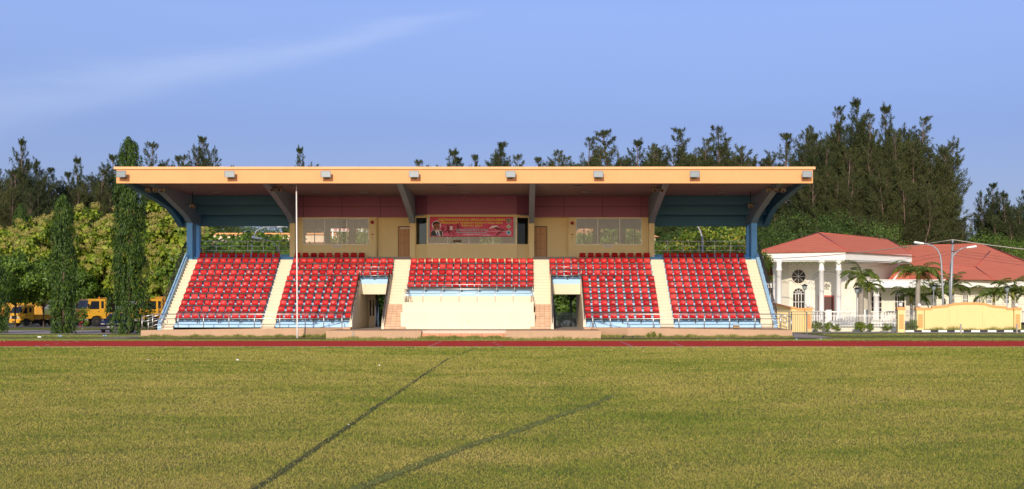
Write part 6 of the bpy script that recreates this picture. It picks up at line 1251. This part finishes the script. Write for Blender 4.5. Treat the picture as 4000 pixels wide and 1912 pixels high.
q = P(57, 1278, 152); truck((q.x, 152, 0), R(53), False, 'light yellow dropside truck parked under the trees at far left')
q = P(322, 1283, 149); truck((q.x, 149, 0), R(42), True, 'large yellow truck with orange beacon between the column trees', beacon=True)
q = P(545, 1280, 147); truck((q.x, 147, 0), R(36), True, 'yellow tipper truck half hidden behind the tall column tree', bed='tip')
q = P(-128, 1280, 158); truck((q.x, 158, 0), R(20), True, 'yellow tipper cut off by the left edge, only its body showing', bed='tip')
# dark blue car seen from the front
car = empty('parked_car', (0, 0, 0), 'dark blue car parked nose-on beside the tall column tree', 'car'); M['carblue'] = paint('dark_blue_car_paint', (.010, .014, .06), .35, .05, .05, bump=0)
b = MB(); hw = .83; sec = [(-2.1, .62, .48, .80), (-2.0, .76, .22, .82), (-1.3, .83, .2, .83), (-.95, .86, .2, .83), (-.3, 1.32, .2, .62), (.2, 1.40, .2, .60), (1.0, 1.36, .2, .60), (1.55, .98, .2, .80), (2.05, .92, .25, .80), (2.12, .7, .4, .76)]
vs = []; fs = []
for x, zt_, zb, wt in sec:
    sh = min(zt_, .86)
    for y, z in ((-hw*.93, zb), (-hw, zb+.15), (-hw, sh-.08), (-wt if zt_ > .9 else -wt*.96, sh if zt_ <= .9 else sh), (-wt*.92, zt_), (0, zt_+.03), (wt*.92, zt_), (wt if zt_ > .9 else wt*.96, sh), (hw, sh-.08), (hw, zb+.15), (hw*.93, zb)): vs.append((x, y, z))
m = 11
for i in range(len(sec)-1):
    for j in range(m): fs.append((i*m+j, (i+1)*m+j, (i+1)*m+(j+1) % m, i*m+(j+1) % m))
fs += [tuple(range(m)), tuple(range(len(sec)*m-1, (len(sec)-1)*m-1, -1))]
b.add(vs, fs, True); b.build('body', M['carblue'], car, local=True)
b = MB(); b.add([(-.93, -.68, .90), (-.93, .68, .90), (-.36, .53, 1.30), (-.36, -.53, 1.30)], [(0, 1, 2, 3)]); b.build('windscreen', M['carglass'], car, local=True)
for sy_ in (-1, 1):
    b = MB(); b.box(-2.12, -2.06, sy_*.58-.13, sy_*.58+.13, .62, .70); b.build('headlight', M['rim'], car, local=True); b = MB(); b.box(-.75, -.6, sy_*.9-.08, sy_*.9+.08, .88, 1.0); b.build('mirror', M['carblue'], car, local=True)
    for x in (-1.35, 1.3): wheel(car, x, sy_*.72, .30, .2, sy_)
b = MB(); b.box(-2.13, -2.09, -.35, .35, .60, .70); b.build('grille', M['black'], car, local=True); b = MB(); b.box(-2.18, -2.0, -.80, .80, .26, .50); b.build('bumper', M['black'], car, local=True, bevel=.03)
b = MB(); b.box(-2.20, -2.185, -.26, .26, .38, .50); pl_ = b.build('number_plate', M['black'], car, local=True)
cu = bpy.data.curves.new('t', 'FONT'); cu.body = 'SAA 5268 F'; cu.size = .14; cu.align_x = 'CENTER'; cu.align_y = 'CENTER'; o = bpy.data.objects.new('t', cu); COL.objects.link(o); bpy.context.view_layer.update(); me = bpy.data.meshes.new_from_object(o); bpy.data.objects.remove(o); me.materials.clear(); me.materials.append(M['white'])
for v in me.vertices: v.co = Vector((-2.205, -v.co.x*.8, v.co.y+.44))
o = bpy.data.objects.new('lettering', me); COL.objects.link(o); o.parent = pl_
b = MB(); b.lathe([(.05, -.02), (.05, .0), (.02, .01)], (-2.10, 0, .76), 10, 'x'); b.build('badge', M['chrome'], car, local=True)
q = P(435, 1302, 113.2); car.location = (q.x-.1, 115.3, 0); car.rotation_euler = (0, 0, R(92))
for o in bpy.data.objects:
    if '_used' in o: del o['_used']
